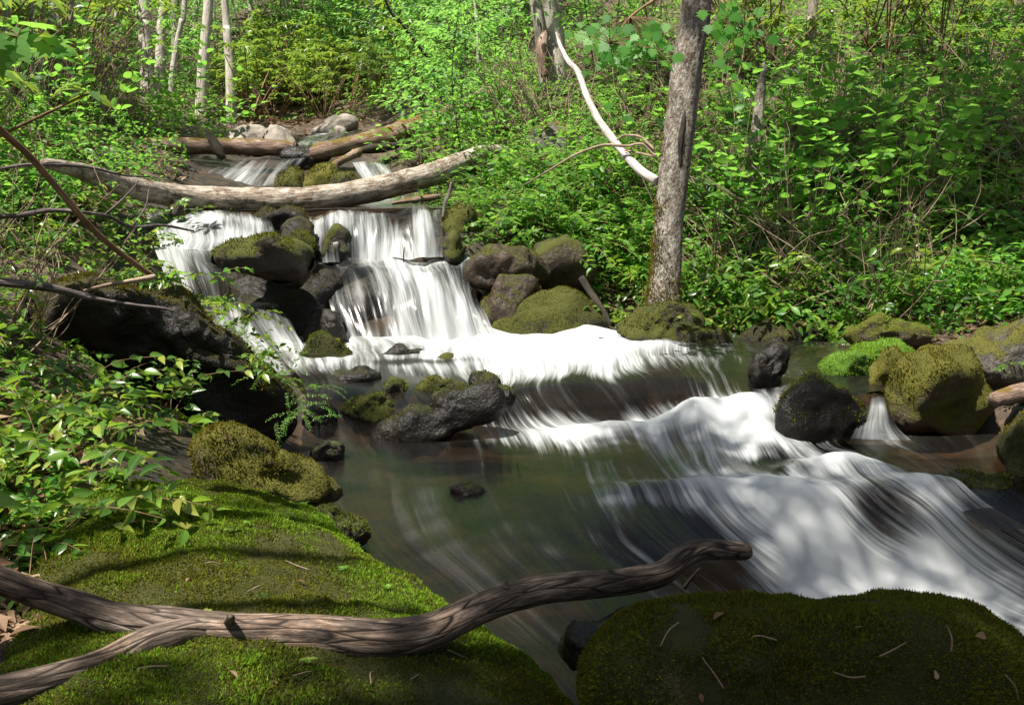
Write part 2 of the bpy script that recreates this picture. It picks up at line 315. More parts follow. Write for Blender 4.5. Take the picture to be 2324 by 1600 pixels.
# --- water: clear brown water where calm, aerated white where it breaks; both follow the flow coordinate tc (across, along)
def watermat(name, veil=False, gain=4.6, off=-.9):
    m, nt = mat(name)
    tc = N(nt, 'Attribute', 1, props=dict(attribute_name='tc')); foam = N(nt, 'Attribute', 2, props=dict(attribute_name='foam'))
    dist = N(nt, 'TexNoise', 1, Vector=mapping(nt, tc, (1.6, .9, 1)), Scale=1., Detail=2.)
    tcw = N(nt, 'VectorMath', props=dict(operation='MULTIPLY_ADD'), _0=dist, _1=(.16, .1, 0) if not veil else (.06, .05, 0), _2=tc)
    s1 = N(nt, 'TexNoise', Vector=mapping(nt, tcw, (24, 1.3, 1) if veil else (25, 1.1, 1)), Scale=1., Detail=4., Roughness=.6)
    s2 = N(nt, 'TexNoise', Vector=mapping(nt, tcw, (7, .8, 1) if veil else (5., .5, 1)), Scale=1., Detail=3., Roughness=.55)
    s3 = N(nt, 'TexNoise', Vector=mapping(nt, tcw, (110, 3.5, 1) if veil else (80, 2.2, 1)), Scale=1., Detail=2.)
    s = math_(nt, 'ADD', math_(nt, 'MULTIPLY', s1, .36), math_(nt, 'ADD', math_(nt, 'MULTIPLY', s2, .52), math_(nt, 'MULTIPLY', s3, .12)))
    # threshold falls as foam rises
    x = math_(nt, 'ADD', math_(nt, 'MULTIPLY_ADD', s, gain, -gain / 2), math_(nt, 'MULTIPLY_ADD', foam, 1.75, off))
    f = math_(nt, 'MAXIMUM', sstep(nt, x, -.2, 1.15), math_(nt, 'MULTIPLY', sstep(nt, s, .45, .72), .05))
    bp = N(nt, 'Bump', Strength=.35, Distance=.03, Height=math_(nt, 'ADD', s2, math_(nt, 'MULTIPLY', s1, .5)))
    tr = N(nt, 'BsdfTransparent', Color=(.5, .41, .29) if not veil else (.85, .83, .78)); gl = N(nt, 'BsdfGlossy', Color=(.85, .85, .85), Roughness=.24, Normal=bp)
    fr = N(nt, 'Fresnel', IOR=1.33, Normal=bp)
    clear = N(nt, 'MixShader', _0=fr, _1=tr, _2=gl)
    if not veil:   # suspended bubbles and silt make the deep water faintly milky
        clear = N(nt, 'MixShader', _0=.08, _1=clear, _2=N(nt, 'BsdfPrincipled', Base_Color=(.04, .03, .022), Roughness=.25, Normal=bp))
    st = sstep(nt, math_(nt, 'ADD', math_(nt, 'MULTIPLY', s1, .55), math_(nt, 'ADD', math_(nt, 'MULTIPLY', s3, .2), math_(nt, 'MULTIPLY', s2, .25))), .38, .6); st = math_(nt, 'MAXIMUM', st, sstep(nt, foam, .75, 1.25))   # strands of denser and thinner bubbles
    wh = N(nt, 'BsdfDiffuse', Color=mixc(nt, st, (.24, .25, .25) if veil else (.22, .23, .23), (.53, .55, .55) if veil else (.62, .64, .64))); wt = N(nt, 'BsdfTranslucent', Color=(.56, .6, .6))
    white = N(nt, 'MixShader', _0=.22, _1=wh, _2=wt)
    output(nt, N(nt, 'MixShader', _0=math_(nt, 'MULTIPLY', f, .97), _1=clear, _2=white)); return m
M['water'] = watermat('stream water'); M['veil'] = watermat('falling water', True, 3.4, -.84)

# ------------------------------------------------------------------ terrain: thin-plate surface through surveyed points
ctrl = []
def cp(px, py, D, dz=0.): p = P(px, py, D); ctrl.append((p[0], p[1], p[2] + dz))
def cz(px, py, z, dz=0.): p = PZ(px, py, z); ctrl.append((p[0], p[1], p[2] + dz))
# left bank
for a in [(0, 1100, 2.6, -.04), (200, 1250, 2.4, -.05), (0, 1450, 1.9, -.04), (250, 1000, 3.0, -.04), (100, 900, 3.2, -.05), (-150, 900, 3.1, 0), (0, 740, 3.7, -.05), (-200, 700, 3.8, .1),
          (100, 640, 4.6, -.1), (300, 620, 4.9, -.12), (-250, 500, 5.2, 0), (100, 480, 6, -.12), (300, 470, 6.7, -.12), (-200, 300, 7.5, 0), (100, 300, 8.2, -.15), (300, 320, 9.3, -.15), (450, 320, 11, -.1),
          (0, 120, 12, -.1), (300, 200, 15, -.1), (520, 262, 16, -.1), (150, 80, 17, 0), (-400, 60, 12, 0)]: cp(*a)
# back and right bank
for a in [(700, 258, 15, -.1), (850, 245, 14.5, -.1), (1000, 195, 13.5, -.1), (1250, 185, 10.5, -.05), (1150, 225, 11.2, -.05), (1000, 270, 11.5, -.15), (930, 330, 10, -.25), (1100, 360, 8.6, -.15), (1010, 450, 7.7, -.1),
          (1060, 600, 6.95, -.05), (1300, 620, 6.7, -.12), (1250, 470, 7.6, -.15), (1500, 715, 6.5, -.03), (1400, 762, 6.45, -.06), (1700, 770, 6.3, -.03), (1900, 768, 6.2, -.02), (2100, 750, 5.75, -.08), (2324, 750, 5.4, -.05),
          (2600, 760, 4.9, .05), (2324, 520, 6.5, -.18), (1900, 530, 7.0, -.2), (1620, 530, 7.2, -.2), (1600, 270, 8.7, -.25), (1950, 270, 8.3, -.25), (2324, 270, 7.9, -.25), (1450, 70, 12, -.2), (1900, 60, 11.2, -.2), (2324, 60, 10.3, -.2), (2700, 300, 7.4, 0),
          (400, -60, 24, 0), (1100, -60, 23, 0), (1800, -80, 20, 0), (2500, -100, 17, 0), (-300, -60, 22, 0)]: cp(*a)
for x, y, z in [(-30, 50, 18), (0, 55, 17), (30, 50, 19), (-45, 15, 16), (45, 12, 18), (-14, 6, 4.5), (-7, 3, 2.2), (14, 5, 6), (8, 2.5, 2.6), (-4, .5, .9), (-3, -3, .2), (5, -1, 1.0), (-8, -6, 2), (9, -6, 3), (0, -1.5, -.3), (-1, 0, -.1), (2.5, -2, -.9), (2, -12, -2.5), (-20, -20, 4), (24, -20, 5), (60, 70, 30), (-60, 70, 28), (60, -50, 22), (-60, -50, 20), (0, -55, -8)]: ctrl.append((x, y, z))
# stream bed
for a in [(690, 820, -.12), (900, 815, -.18), (1100, 800, -.2), (1300, 800, -.2), (1500, 800, -.2), (1700, 810, -.12), (1880, 840, -.08), (700, 900, -.16), (900, 890, -.2), (1100, 890, -.2), (1300, 870, -.22), (1550, 865, -.22), (1750, 880, -.12), (1950, 900, -.1),
          (700, 1000, -.3), (950, 1020, -.32), (1250, 990, -.34), (1500, 980, -.34), (1750, 1020, -.34), (2050, 1010, -.28), (2250, 1030, -.25), (2400, 1040, -.05), (760, 1130, -.24), (900, 1150, -.27), (1100, 1150, -.31), (1400, 1150, -.34), (1650, 1090, -.32), (1850, 1090, -.32), (2100, 1090, -.3), (2300, 1110, -.25), (2450, 1120, -.1),
          (950, 1330, -.3), (1150, 1300, -.34), (1400, 1290, -.36), (1600, 1260, -.5), (1900, 1300, -.62), (2200, 1260, -.55), (2400, 1240, -.5), (1300, 1500, -.42), (1500, 1600, -.5), (1900, 1450, -.65), (2300, 1420, -.65), (2700, 1500, -.7),
          (600, 1300, -.08), (850, 1330, -.2), (600, 1600, -.05), (1100, 1560, -.25)]: cz(*a)
for a in [(850, 600, 6.95, -.12), (1000, 600, 6.95, -.12), (900, 700, 6.75, -.05), (1050, 700, 6.75, -.05), (850, 780, 6.6, -.1), (1000, 480, 7.4, -.12), (850, 480, 7.45, -.12), (740, 490, 7.4, -.12), (500, 485, 7.3, -.1), (400, 485, 7.3, -.08), (400, 560, 6.9, -.1), (550, 560, 6.9, -.12), (620, 700, 7.0, -.05), (680, 640, 7.2, -.05), (560, 740, 6.6, -.1), (450, 660, 6.6, -.1), (620, 800, 6.0, -.1),
          (600, 445, 9.2, -.12), (850, 445, 8.9, -.12), (620, 375, 10.2, -.12), (700, 372, 10.2, -.1), (820, 400, 9.2, -.1), (760, 345, 11, -.12), (800, 305, 12.8, -.1), (700, 310, 12.5, -.1)]: cp(*a)
ctrl = np.array(ctrl)
def _U(r2): return np.where(r2 > 1e-12, .5 * r2 * np.log(np.maximum(r2, 1e-12)), 0)
def _fit(c, lam=.02):
    n = len(c); d = ((c[:, None, :2] - c[None, :, :2]) ** 2).sum(-1); A = np.zeros((n + 3, n + 3)); A[:n, :n] = _U(d) + lam * np.eye(n)
    A[:n, n] = 1; A[:n, n + 1:] = c[:, :2]; A[n:, :n] = A[:n, n:].T
    return np.linalg.solve(A, np.concatenate([c[:, 2], np.zeros(3)]))
_w = _fit(ctrl)
def gz(x, y):
    x = np.atleast_1d(np.asarray(x, float)); y = np.atleast_1d(np.asarray(y, float)); out = np.empty(len(x))
    for k in range(0, len(x), 20000):
        q = np.column_stack([x[k:k + 20000], y[k:k + 20000]]); d = ((q[:, None] - ctrl[None, :, :2]) ** 2).sum(-1)
        out[k:k + 20000] = _U(d) @ _w[:len(ctrl)] + _w[len(ctrl)] + q @ _w[len(ctrl) + 1:]
    return out
_hx = np.arange(-22, 24, .12); _hy = np.arange(-3, 45, .12); _H = gz(*[a.ravel() for a in np.meshgrid(_hx, _hy)]).reshape(len(_hy), len(_hx))
def hz(x, y):
    u = np.clip((x + 22) / .12, 0, len(_hx) - 1.01); v = np.clip((y + 3) / .12, 0, len(_hy) - 1.01); i = u.astype(int); j = v.astype(int); a = u - i; b = v - j
    return (_H[j, i] * (1 - a) + _H[j, i + 1] * a) * (1 - b) + (_H[j + 1, i] * (1 - a) + _H[j + 1, i + 1] * a) * b
def hit(px, py):
    """where the photo ray meets the ground"""
    px = np.asarray(px, float); py = np.asarray(py, float); D = np.full(len(px), np.nan); d = FWD + np.outer((px - 1162) * K, RT) + np.outer(-(py - 800) * K, UP)
    for t in np.geomspace(1.5, 42, 130):
        q = CAM + d * t; m = np.isnan(D) & (hz(q[:, 0], q[:, 1]) > q[:, 2]); D[m] = t
    ok = ~np.isnan(D); q = CAM + d * np.where(ok, D, 1)[:, None]; q[:, 2] = hz(q[:, 0], q[:, 1]); return q, ok
# stream axis for the wet mask
axis = np.array([P(560, 330, 12.5)[:2], P(650, 380, 10)[:2], P(700, 450, 8.5)[:2], P(800, 500, 7.2)[:2], P(850, 700, 6.5)[:2], P(1000, 820, 5.5)[:2], P(1250, 900, 4.9)[:2], P(1400, 1000, 4.3)[:2], P(1500, 1150, 3.5)[:2], P(1700, 1350, 2.9)[:2], (2.6, 1.5), (3, -2), (2, -12)])
axw = np.array([.9, 1., 1.2, 1.4, 1.5, 1.7, 1.8, 1.8, 1.9, 1.8, 1.4, 1.3, 1.5])
ax_ = catmull(np.column_stack([axis, axw]), 8)
def wetness(x, y):
    d = np.sqrt((x[:, None] - ax_[None, :, 0]) ** 2 + (y[:, None] - ax_[None, :, 1]) ** 2) / ax_[None, :, 2]
    return np.clip((1.25 - d.min(1)) / .35, 0, 1)
def warp(n, lim, lin, c=0.):
    t = np.linspace(-1, 1, n); return c + lin * t + (lim - lin) * np.sign(t) * np.abs(t) ** 5
gx = warp(330, 62, 6.5); gy = warp(360, 62, 8.5, 6.)
X, Y = np.meshgrid(gx, gy); xf, yf = X.ravel(), Y.ravel(); zf = gz(xf, yf)
wt = wetness(xf, yf)
zf = zf + .05 * fbm(np.column_stack([xf, yf, 0 * xf]) * 1.7, 4) * (1 + np.minimum(np.hypot(xf, yf - 4), 20) * .12)
nx, ny = len(gx), len(gy); i = np.arange((nx - 1) * (ny - 1)); r_ = i // (nx - 1); c_ = i % (nx - 1); a_ = r_ * nx + c_
gm = MB().add(np.column_stack([xf, yf, zf]), [np.stack([a_, a_ + 1, a_ + nx + 1, a_ + nx], 1)], wet=wt)
tag(obj('ground', gm, M['ground']), kind='structure')

# ------------------------------------------------------------------ lofted sheets (water, banks)
def loft(rows, nu, nv):
    """rows[r][c] = (x,y,z,w...) -> dense grid by Catmull-Rom both ways"""
    A = np.array(rows, float); B = np.array([catmull(r, nu) for r in A]); B = np.stack([catmull(B[:, j], nv) for j in range(B.shape[1])], 1); return B
def grid_faces(m, n):
    i = np.arange((m - 1) * (n - 1)); a = (i // (n - 1)) * n + i % (n - 1); return np.stack([a, a + n, a + n + 1, a + 1], 1)
def flow_tc(G):
    du = np.linalg.norm(np.diff(G[..., :3], axis=1), axis=2).mean(0); dv = np.linalg.norm(np.diff(G[..., :3], axis=0), axis=2).mean(1)
    u = np.concatenate([[0], np.cumsum(du)]); v = np.concatenate([[0], np.cumsum(dv)]); U, V_ = np.meshgrid(u, v); return np.stack([U, V_, 0 * U], -1)
def water(name, rows, material, nu=14, nv=14, rough=.012, seed=0., humps=(), gaps=()):
    G = loft(rows, nu, nv); m, n = G.shape[:2]; tc = flow_tc(G); q = tc.reshape(-1, 3) + (seed, seed * 2, seed * 3)
    foam = G[..., 3].ravel(); foam = foam + (.3 if material is M['veil'] else .2) * fbm(q * ((5., .9, 1) if material is M['veil'] else (2.6, .4, 1)) + 4.2, 3) * np.clip(foam * 3, 0, 1)
    foam = np.clip(foam, 0, 1.2); p = G[..., :3].reshape(-1, 3).copy()
    d = fbm(q * (3.6, 1.3, 1), 3) * rough * 1.5 * (.35 + 1.6 * foam) + fbm(q * (15, 1.5, 1), 2) * rough * .3 * (.1 + foam)
    nr = np.cross(np.gradient(p.reshape(m, n, 3), axis=1), np.gradient(p.reshape(m, n, 3), axis=0)).reshape(-1, 3); nr = unit(nr); nr[nr[:, 2] < 0] *= -1
    p = p + nr * d[:, None]
    for (hp, h, rx, ry) in humps:
        g = np.exp(-((p[:, 0] - hp[0]) / rx) ** 2 - ((p[:, 1] - hp[1]) / ry) ** 2); p[:, 2] += h * g; foam = np.clip(foam + .35 * g * (h > 0), 0, 1.2)
    for (gp, df, rx, ry) in gaps: foam = np.clip(foam + df * np.exp(-((p[:, 0] - gp[0]) / rx) ** 2 - ((p[:, 1] - gp[1]) / ry) ** 2), 0, 1.25)
    mb = MB().add(p, [grid_faces(m, n)], tc=q, foam=foam)
    return tag(obj(name, mb, material), kind='structure')
def Z(*pts): return [(*PZ(a, b, z), f) for a, b, z, f in pts]
def Dp(*pts): return [(*P(a, b, d), f) for a, b, d, f in pts]

main = [
 Z((600, 755, .03, .8), (740, 765, .02, .9), (880, 765, .02, 1), (1030, 752, .02, 1.1), (1180, 745, .02, 1.1), (1330, 745, .02, .9), (1480, 752, .01, .6), (1660, 765, 0, .1), (1950, 780, 0, 0)),
 Z((640, 815, .01, .9), (770, 800, .01, .9), (910, 795, .01, .8), (1050, 785, .01, 1.1), (1200, 780, .01, 1.15), (1340, 778, .01, 1.), (1500, 782, .0, .65), (1680, 790, 0, .2), (1980, 810, 0, 0)),
 Z((670, 845, .0, .6), (785, 838, 0, .6), (920, 828, 0, .7), (1060, 825, 0, 1), (1205, 822, 0, 1.1), (1345, 810, 0, 1.1), (1510, 808, 0, .85), (1690, 815, 0, .4), (2010, 850, 0, 0)),
 Z((690, 875, -.01, .05), (800, 870, -.01, .12), (930, 862, -.01, .3), (1070, 855, -.01, .65), (1210, 852, -.01, .95), (1350, 838, 0, .9), (1525, 832, 0, .65), (1695, 838, 0, .4), (2020, 880, .0, 0)),
 Z((695, 905, -.04, .03), (810, 900, -.04, .06), (940, 892, -.03, .12), (1080, 884, -.03, .25), (1200, 880, -.02, .45), (1360, 862, -.01, .5), (1545, 852, -.01, .5), (1700, 862, -.01, .45), (1960, 895, .0, 0)),
 Z((695, 945, -.09, .03), (820, 940, -.09, .08), (965, 935, -.08, .05), (1105, 930, -.085, .3), (1225, 918, -.08, .35), (1390, 905, -.07, .4), (1565, 895, -.06, .5), (1720, 920, -.06, .7), (1900, 930, -.06, .15)),
 Z((685, 990, -.14, .2), (830, 985, -.14, .15), (980, 980, -.14, .1), (1120, 972, -.145, .5), (1265, 960, -.145, .7), (1425, 950, -.145, .7), (1590, 950, -.13, .85), (1740, 985, -.13, .9), (1900, 1000, -.14, .4)),
 Z((690, 1045, -.15, .25), (855, 1045, -.15, .12), (1010, 1040, -.15, .08), (1160, 1022, -.15, .4), (1315, 1005, -.15, .7), (1475, 1000, -.15, .75), (1640, 1012, -.15, .85), (1790, 1040, -.15, .8), (1990, 1030, -.15, .4)),
 Z((705, 1090, -.15, 0), (865, 1095, -.15, 0), (1020, 1100, -.15, 0), (1180, 1090, -.15, .18), (1340, 1080, -.15, .5), (1505, 1060, -.15, .62), (1670, 1060, -.15, .7), (1830, 1065, -.15, .75), (2060, 1050, -.15, .4)),
 Z((730, 1140, -.155, 0), (885, 1150, -.155, 0), (1040, 1158, -.155, 0), (1205, 1158, -.155, .12), (1375, 1150, -.155, .45), (1545, 1110, -.15, .65), (1700, 1090, -.15, .8), (1870, 1085, -.15, .75), (2120, 1075, -.15, .38)),
 Z((790, 1230, -.16, 0), (940, 1240, -.16, 0), (1095, 1245, -.16, 0), (1255, 1240, -.165, .12), (1430, 1225, -.185, .42), (1605, 1170, -.19, .6), (1775, 1150, -.19, .85), (1950, 1140, -.18, .55), (2200, 1125, -.17, .3)),
 Z((900, 1330, -.17, 0), (1040, 1330, -.17, 0), (1180, 1325, -.17, 0), (1330, 1310, -.185, .12), (1500, 1290, -.24, .45), (1680, 1240, -.27, .65), (1850, 1220, -.28, .9), (2020, 1195, -.25, .5), (2300, 1180, -.22, .4)),
 Z((1030, 1420, -.18, 0), (1150, 1420, -.18, 0), (1270, 1410, -.19, 0), (1400, 1385, -.21, .15), (1560, 1340, -.32, .5), (1740, 1300, -.36, .75), (1920, 1285, -.37, .95), (2100, 1255, -.34, .65), (2400, 1240, -.3, .6)),
 Z((1150, 1510, -.19, 0), (1250, 1510, -.19, .02), (1350, 1500, -.21, .05), (1460, 1460, -.25, .18), (1620, 1390, -.4, .55), (1800, 1360, -.44, .8), (2000, 1345, -.45, .95), (2200, 1320, -.43, .8), (2520, 1310, -.4, .75)),
 Z((1250, 1620, -.2, 0.04), (1340, 1620, -.21, 0.10), (1430, 1610, -.23, 0.13), (1540, 1560, -.3, 0.26), (1700, 1450, -.46, 0.60), (1900, 1420, -.48, 0.77), (2120, 1400, -.49, 0.86), (2350, 1400, -.49, 0.82), (2700, 1400, -.48, 0.77)),
 Z((1330, 1800, -.22, 0.04), (1430, 1800, -.24, 0.09), (1540, 1780, -.28, 0.17), (1680, 1700, -.4, 0.34), (1880, 1560, -.5, 0.52), (2150, 1540, -.52, 0.69), (2450, 1540, -.52, 0.77), (2800, 1560, -.52, 0.69), (3200, 1560, -.52, 0.60)),
]
hump = lambda px, py, z, h, rx, ry: (PZ(px, py, z), h, rx, ry)
gap = lambda px, py, z, df, rx, ry: (PZ(px, py, z), df, rx, ry)
water('stream', main, M['water'], 16, 14, .016, 0., [hump(1640, 930, -.06, .13, .24, .16), hump(1740, 1000, -.12, .06, .12, .2), hump(1290, 985, -.15, .03, .3, .1), hump(1480, 975, -.15, .045, .3, .1), hump(1890, 1070, -.15, .07, .2, .1), hump(1560, 1115, -.15, .05, .25, .1), hump(1800, 1120, -.16, .05, .25, .12), hump(2110, 1110, -.16, .06, .15, .1), hump(1220, 790, 0, .06, .35, .2), hump(1450, 790, 0, .04, .4, .15), hump(1340, 760, .01, .05, .2, .12), hump(2100, 1280, -.35, .06, .15, .2), hump(1850, 1250, -.3, .05, .15, .25)],
      [gap(1740, 1060, -.15, -.8, .1, .13), gap(2000, 1190, -.25, -.28, .14, .12), gap(1560, 1210, -.2, -.25, .2, .15), gap(1350, 900, -.07, -.3, .35, .15), gap(1400, 1040, -.15, -.2, .3, .08), gap(1250, 1000, -.15, .25, .3, .1), gap(1640, 930, -.06, .35, .2, .2), gap(1900, 1060, -.15, .4, .15, .12), gap(1850, 1230, -.3, .35, .16, .3), gap(2180, 1290, -.36, .35, .2, .25), gap(1480, 1150, -.17, .3, .2, .06), gap(950, 820, 0, -.5, .25, .06), gap(1250, 780, 0, .5, .6, .18)])
# right side pool beside the boulders
water('pool', [Z((1900, 985, -.15, .4), (2000, 985, -.15, .5), (2100, 990, -.15, .25), (2250, 985, -.15, 0), (2420, 985, -.15, 0)), Z((1930, 1010, -.15, .35), (2030, 1010, -.15, .25), (2130, 1015, -.15, .05), (2270, 1020, -.15, 0), (2450, 1020, -.15, 0)),
               Z((2000, 1060, -.152, .3), (2100, 1055, -.152, .08), (2180, 1060, -.152, 0.0), (2300, 1065, -.152, 0), (2480, 1065, -.152, 0)), Z((2120, 1110, -.165, .3), (2180, 1110, -.165, .2), (2250, 1115, -.165, .1), (2350, 1120, -.165, .1), (2520, 1120, -.165, 0)),
               Z((2230, 1200, -.22, .3), (2300, 1200, -.22, .3), (2380, 1200, -.22, .3), (2450, 1200, -.22, .2), (2600, 1200, -.22, .1))], M['water'], 12, 12, .008, 3.)
# main lower fall
water('waterfall', [
 Dp((715, 584, 7.05, .7), (790, 586, 7.05, .7), (870, 585, 7.05, .95), (960, 583, 7.05, 1.05), (1040, 585, 7.05, .9), (1076, 588, 7.0, .5)),
 Dp((722, 600, 6.88, .5), (800, 598, 6.82, .35), (880, 594, 6.8, .75), (965, 593, 6.8, .9), (1042, 597, 6.84, .7), (1084, 606, 6.88, .4)),
 Dp((735, 625, 6.68, .55), (805, 612, 6.66, .25), (890, 608, 6.65, .75), (975, 607, 6.65, .85), (1045, 612, 6.66, .6), (1083, 628, 6.7, .35)),
 Dp((745, 680, 6.5, .55), (822, 665, 6.48, .42), (905, 655, 6.45, .75), (990, 650, 6.45, .9), (1055, 655, 6.45, .85), (1092, 680, 6.5, .6)),
 Dp((765, 735, 6.4, .6), (840, 725, 6.35, .35), (920, 720, 6.3, .8), (1003, 715, 6.28, 1), (1070, 712, 6.3, 1), (1108, 722, 6.35, .8)),
 Dp((785, 785, 6.3, .8), (855, 785, 6.25, .75), (935, 785, 6.2, 1), (1015, 780, 6.18, 1.15), (1090, 775, 6.2, 1.15), (1130, 765, 6.25, 1))], M['veil'], 22, 14, .045, 5.)
# upper curtain
water('waterfall', [
 Dp((700, 476, 7.5, .1), (760, 470, 7.5, .2), (830, 466, 7.5, .3), (900, 465, 7.5, .3), (960, 466, 7.5, .2), (1002, 468, 7.5, .2)),
 Dp((700, 506, 7.3, .7), (765, 486, 7.28, .7), (832, 474, 7.25, .7), (902, 479, 7.25, .35), (962, 472, 7.25, .55), (1000, 478, 7.27, .5)),
 Dp((702, 530, 7.16, .9), (765, 505, 7.06, .7), (835, 500, 7.1, .85), (905, 505, 7.16, .4), (964, 498, 7.1, .75), (1000, 502, 7.17, .55)),
 Dp((705, 565, 7.06, .95), (765, 550, 6.93, .3), (838, 548, 7.0, 1.), (906, 548, 7.07, .7), (965, 545, 7.02, .85), (1002, 547, 7.1, .6)),
 Dp((720, 598, 6.98, .8), (768, 597, 6.9, .5), (840, 596, 6.95, 1.05), (908, 594, 6.96, 1.05), (966, 592, 6.97, 1), (1005, 590, 7.0, .9))], M['veil'], 22, 14, .045, 9.)
# shelf pool above it, running back to the next fall
water('pool', [Dp((380, 447, 9.6, .2), (520, 446, 9.6, .3), (660, 445, 9.6, .1), (800, 445, 9.6, .1), (920, 445, 9.5, .4)), Dp((370, 456, 8.4, .3), (510, 456, 8.4, .15), (660, 455, 8.4, 0), (800, 455, 8.4, .1), (940, 455, 8.4, .2)),
               Dp((350, 468, 7.8, .2), (500, 468, 7.8, .1), (650, 466, 7.8, 0), (810, 465, 7.8, 0), (1010, 465, 7.8, .1)), Dp((340, 478, 7.3, .3), (490, 478, 7.3, .2), (650, 476, 7.3, 0.), (820, 474, 7.36, .1), (1010, 472, 7.4, .1))], M['water'], 12, 8, .008, 2.)
# left upper cascade
water('waterfall', [Dp((330, 478, 7.3, .4), (420, 480, 7.3, .55), (500, 480, 7.3, .6), (570, 484, 7.3, .5), (612, 498, 7.28, .35)), Dp((335, 498, 7.15, .75), (425, 498, 7.1, .95), (505, 496, 7.1, .95), (575, 500, 7.12, .8), (618, 510, 7.15, .5)),
                    Dp((350, 520, 6.95, .8), (430, 518, 6.9, .8), (508, 512, 6.9, .65), (578, 516, 6.92, .75), (622, 522, 7, .6)), Dp((360, 545, 6.75, .9), (438, 545, 6.7, .9), (512, 542, 6.7, 1.), (580, 540, 6.75, .8), (624, 540, 6.85, .7)),
                    Dp((365, 572, 6.6, .9), (430, 570, 6.55, .9), (510, 566, 6.55, .7), (580, 560, 6.6, .5), (630, 556, 6.75, .4))], M['veil'], 16, 12, .02, 12.)
# left fall past the flat boulder
water('waterfall', [Dp((350, 562, 6.62, .9), (400, 560, 6.6, .9), (450, 566, 6.56, .6), (500, 572, 6.5, .3)), Dp((360, 590, 6.45, 1), (408, 588, 6.4, .9), (456, 588, 6.36, .5), (510, 592, 6.3, .2)), Dp((375, 640, 6.3, .95), (425, 640, 6.2, .8), (475, 630, 6.08, .55), (548, 618, 6.0, .25)),
                    Dp((400, 690, 6.2, .9), (450, 690, 6.1, .75), (495, 690, 6.02, .5), (545, 680, 5.98, .33)), Dp((430, 740, 6.1, 1), (480, 745, 6.0, 1), (520, 745, 5.95, .9), (550, 735, 5.93, .8))], M['veil'], 18, 12, .015, 15.)
water('waterfall', [Dp((420, 700, 6.25, .8), (500, 705, 6.22, .7), (570, 690, 6.2, .4), (640, 685, 6.2, .25)), Dp((450, 735, 6.1, 1), (530, 735, 6.05, .95), (600, 715, 6.0, .5), (652, 715, 6.05, .5)), Dp((500, 775, 5.95, 1), (570, 775, 5.9, 1), (630, 765, 5.85, .7), (675, 770, 5.88, .65)),
                    Dp((560, 820, 5.65, 1), (615, 822, 5.6, .95), (660, 815, 5.6, .85), (695, 815, 5.65, .8)), Dp((600, 850, 5.4, .6), (645, 850, 5.4, .7), (685, 845, 5.4, .7), (715, 840, 5.45, .6))], M['veil'], 16, 12, .03, 18.)
# upper sheet, right side trickle, topmost cascade, trickle beside the big boulder
water('waterfall', [Dp((530, 360, 10.6, .2), (590, 358, 10.6, .2), (640, 357, 10.6, .2), (692, 356, 10.6, .2)), Dp((520, 366, 10.3, .3), (582, 365, 10.3, .35), (636, 364, 10.3, .4), (692, 362, 10.3, .4)), Dp((470, 395, 10.05, .55), (545, 394, 10.0, .6), (610, 393, 10, .6), (668, 390, 10.05, .45)), Dp((415, 432, 9.8, .65), (490, 440, 9.7, .65), (570, 445, 9.7, .65), (640, 440, 9.8, .5))], M['veil'], 18, 14, .02, 21.)
water('waterfall', [Dp((800, 372, 9.4, .4), (840, 368, 9.4, .5), (880, 372, 9.4, .4)), Dp((815, 395, 9.1, .6), (850, 392, 9.1, .7), (890, 395, 9.1, .6)), Dp((835, 425, 8.8, .6), (870, 424, 8.75, .8), (905, 420, 8.8, .6)), Dp((845, 458, 8.4, .6), (885, 460, 8.35, .8), (930, 456, 8.4, .6))], M['veil'], 14, 12, .02, 24.)
water('waterfall', [Dp((770, 293, 13.6, .6), (820, 290, 13.6, .6), (870, 287, 13.6, .6)), Dp((700, 312, 12.6, .7), (760, 312, 12.6, .5), (820, 312, 12.6, .6)), Dp((660, 330, 11.7, .7), (720, 330, 11.7, .5), (790, 330, 11.7, .5)), Dp((620, 350, 10.9, .4), (690, 352, 10.8, .3), (750, 352, 10.8, .3))], M['veil'], 14, 12, .03, 27.)
water('waterfall', [Dp((1975, 893, 4.75, .2), (1995, 893, 4.75, .2), (2015, 900, 4.75, .2)), Dp((1965, 925, 4.62, .5), (1995, 922, 4.6, .6), (2020, 930, 4.6, .5)), Dp((1945, 965, 4.52, .6), (1990, 965, 4.5, .5), (2035, 970, 4.5, .75)), Dp((1925, 1005, 4.42, .7), (1990, 1008, 4.4, .7), (2075, 1003, 4.4, .7))], M['veil'], 12, 12, .015, 30.)

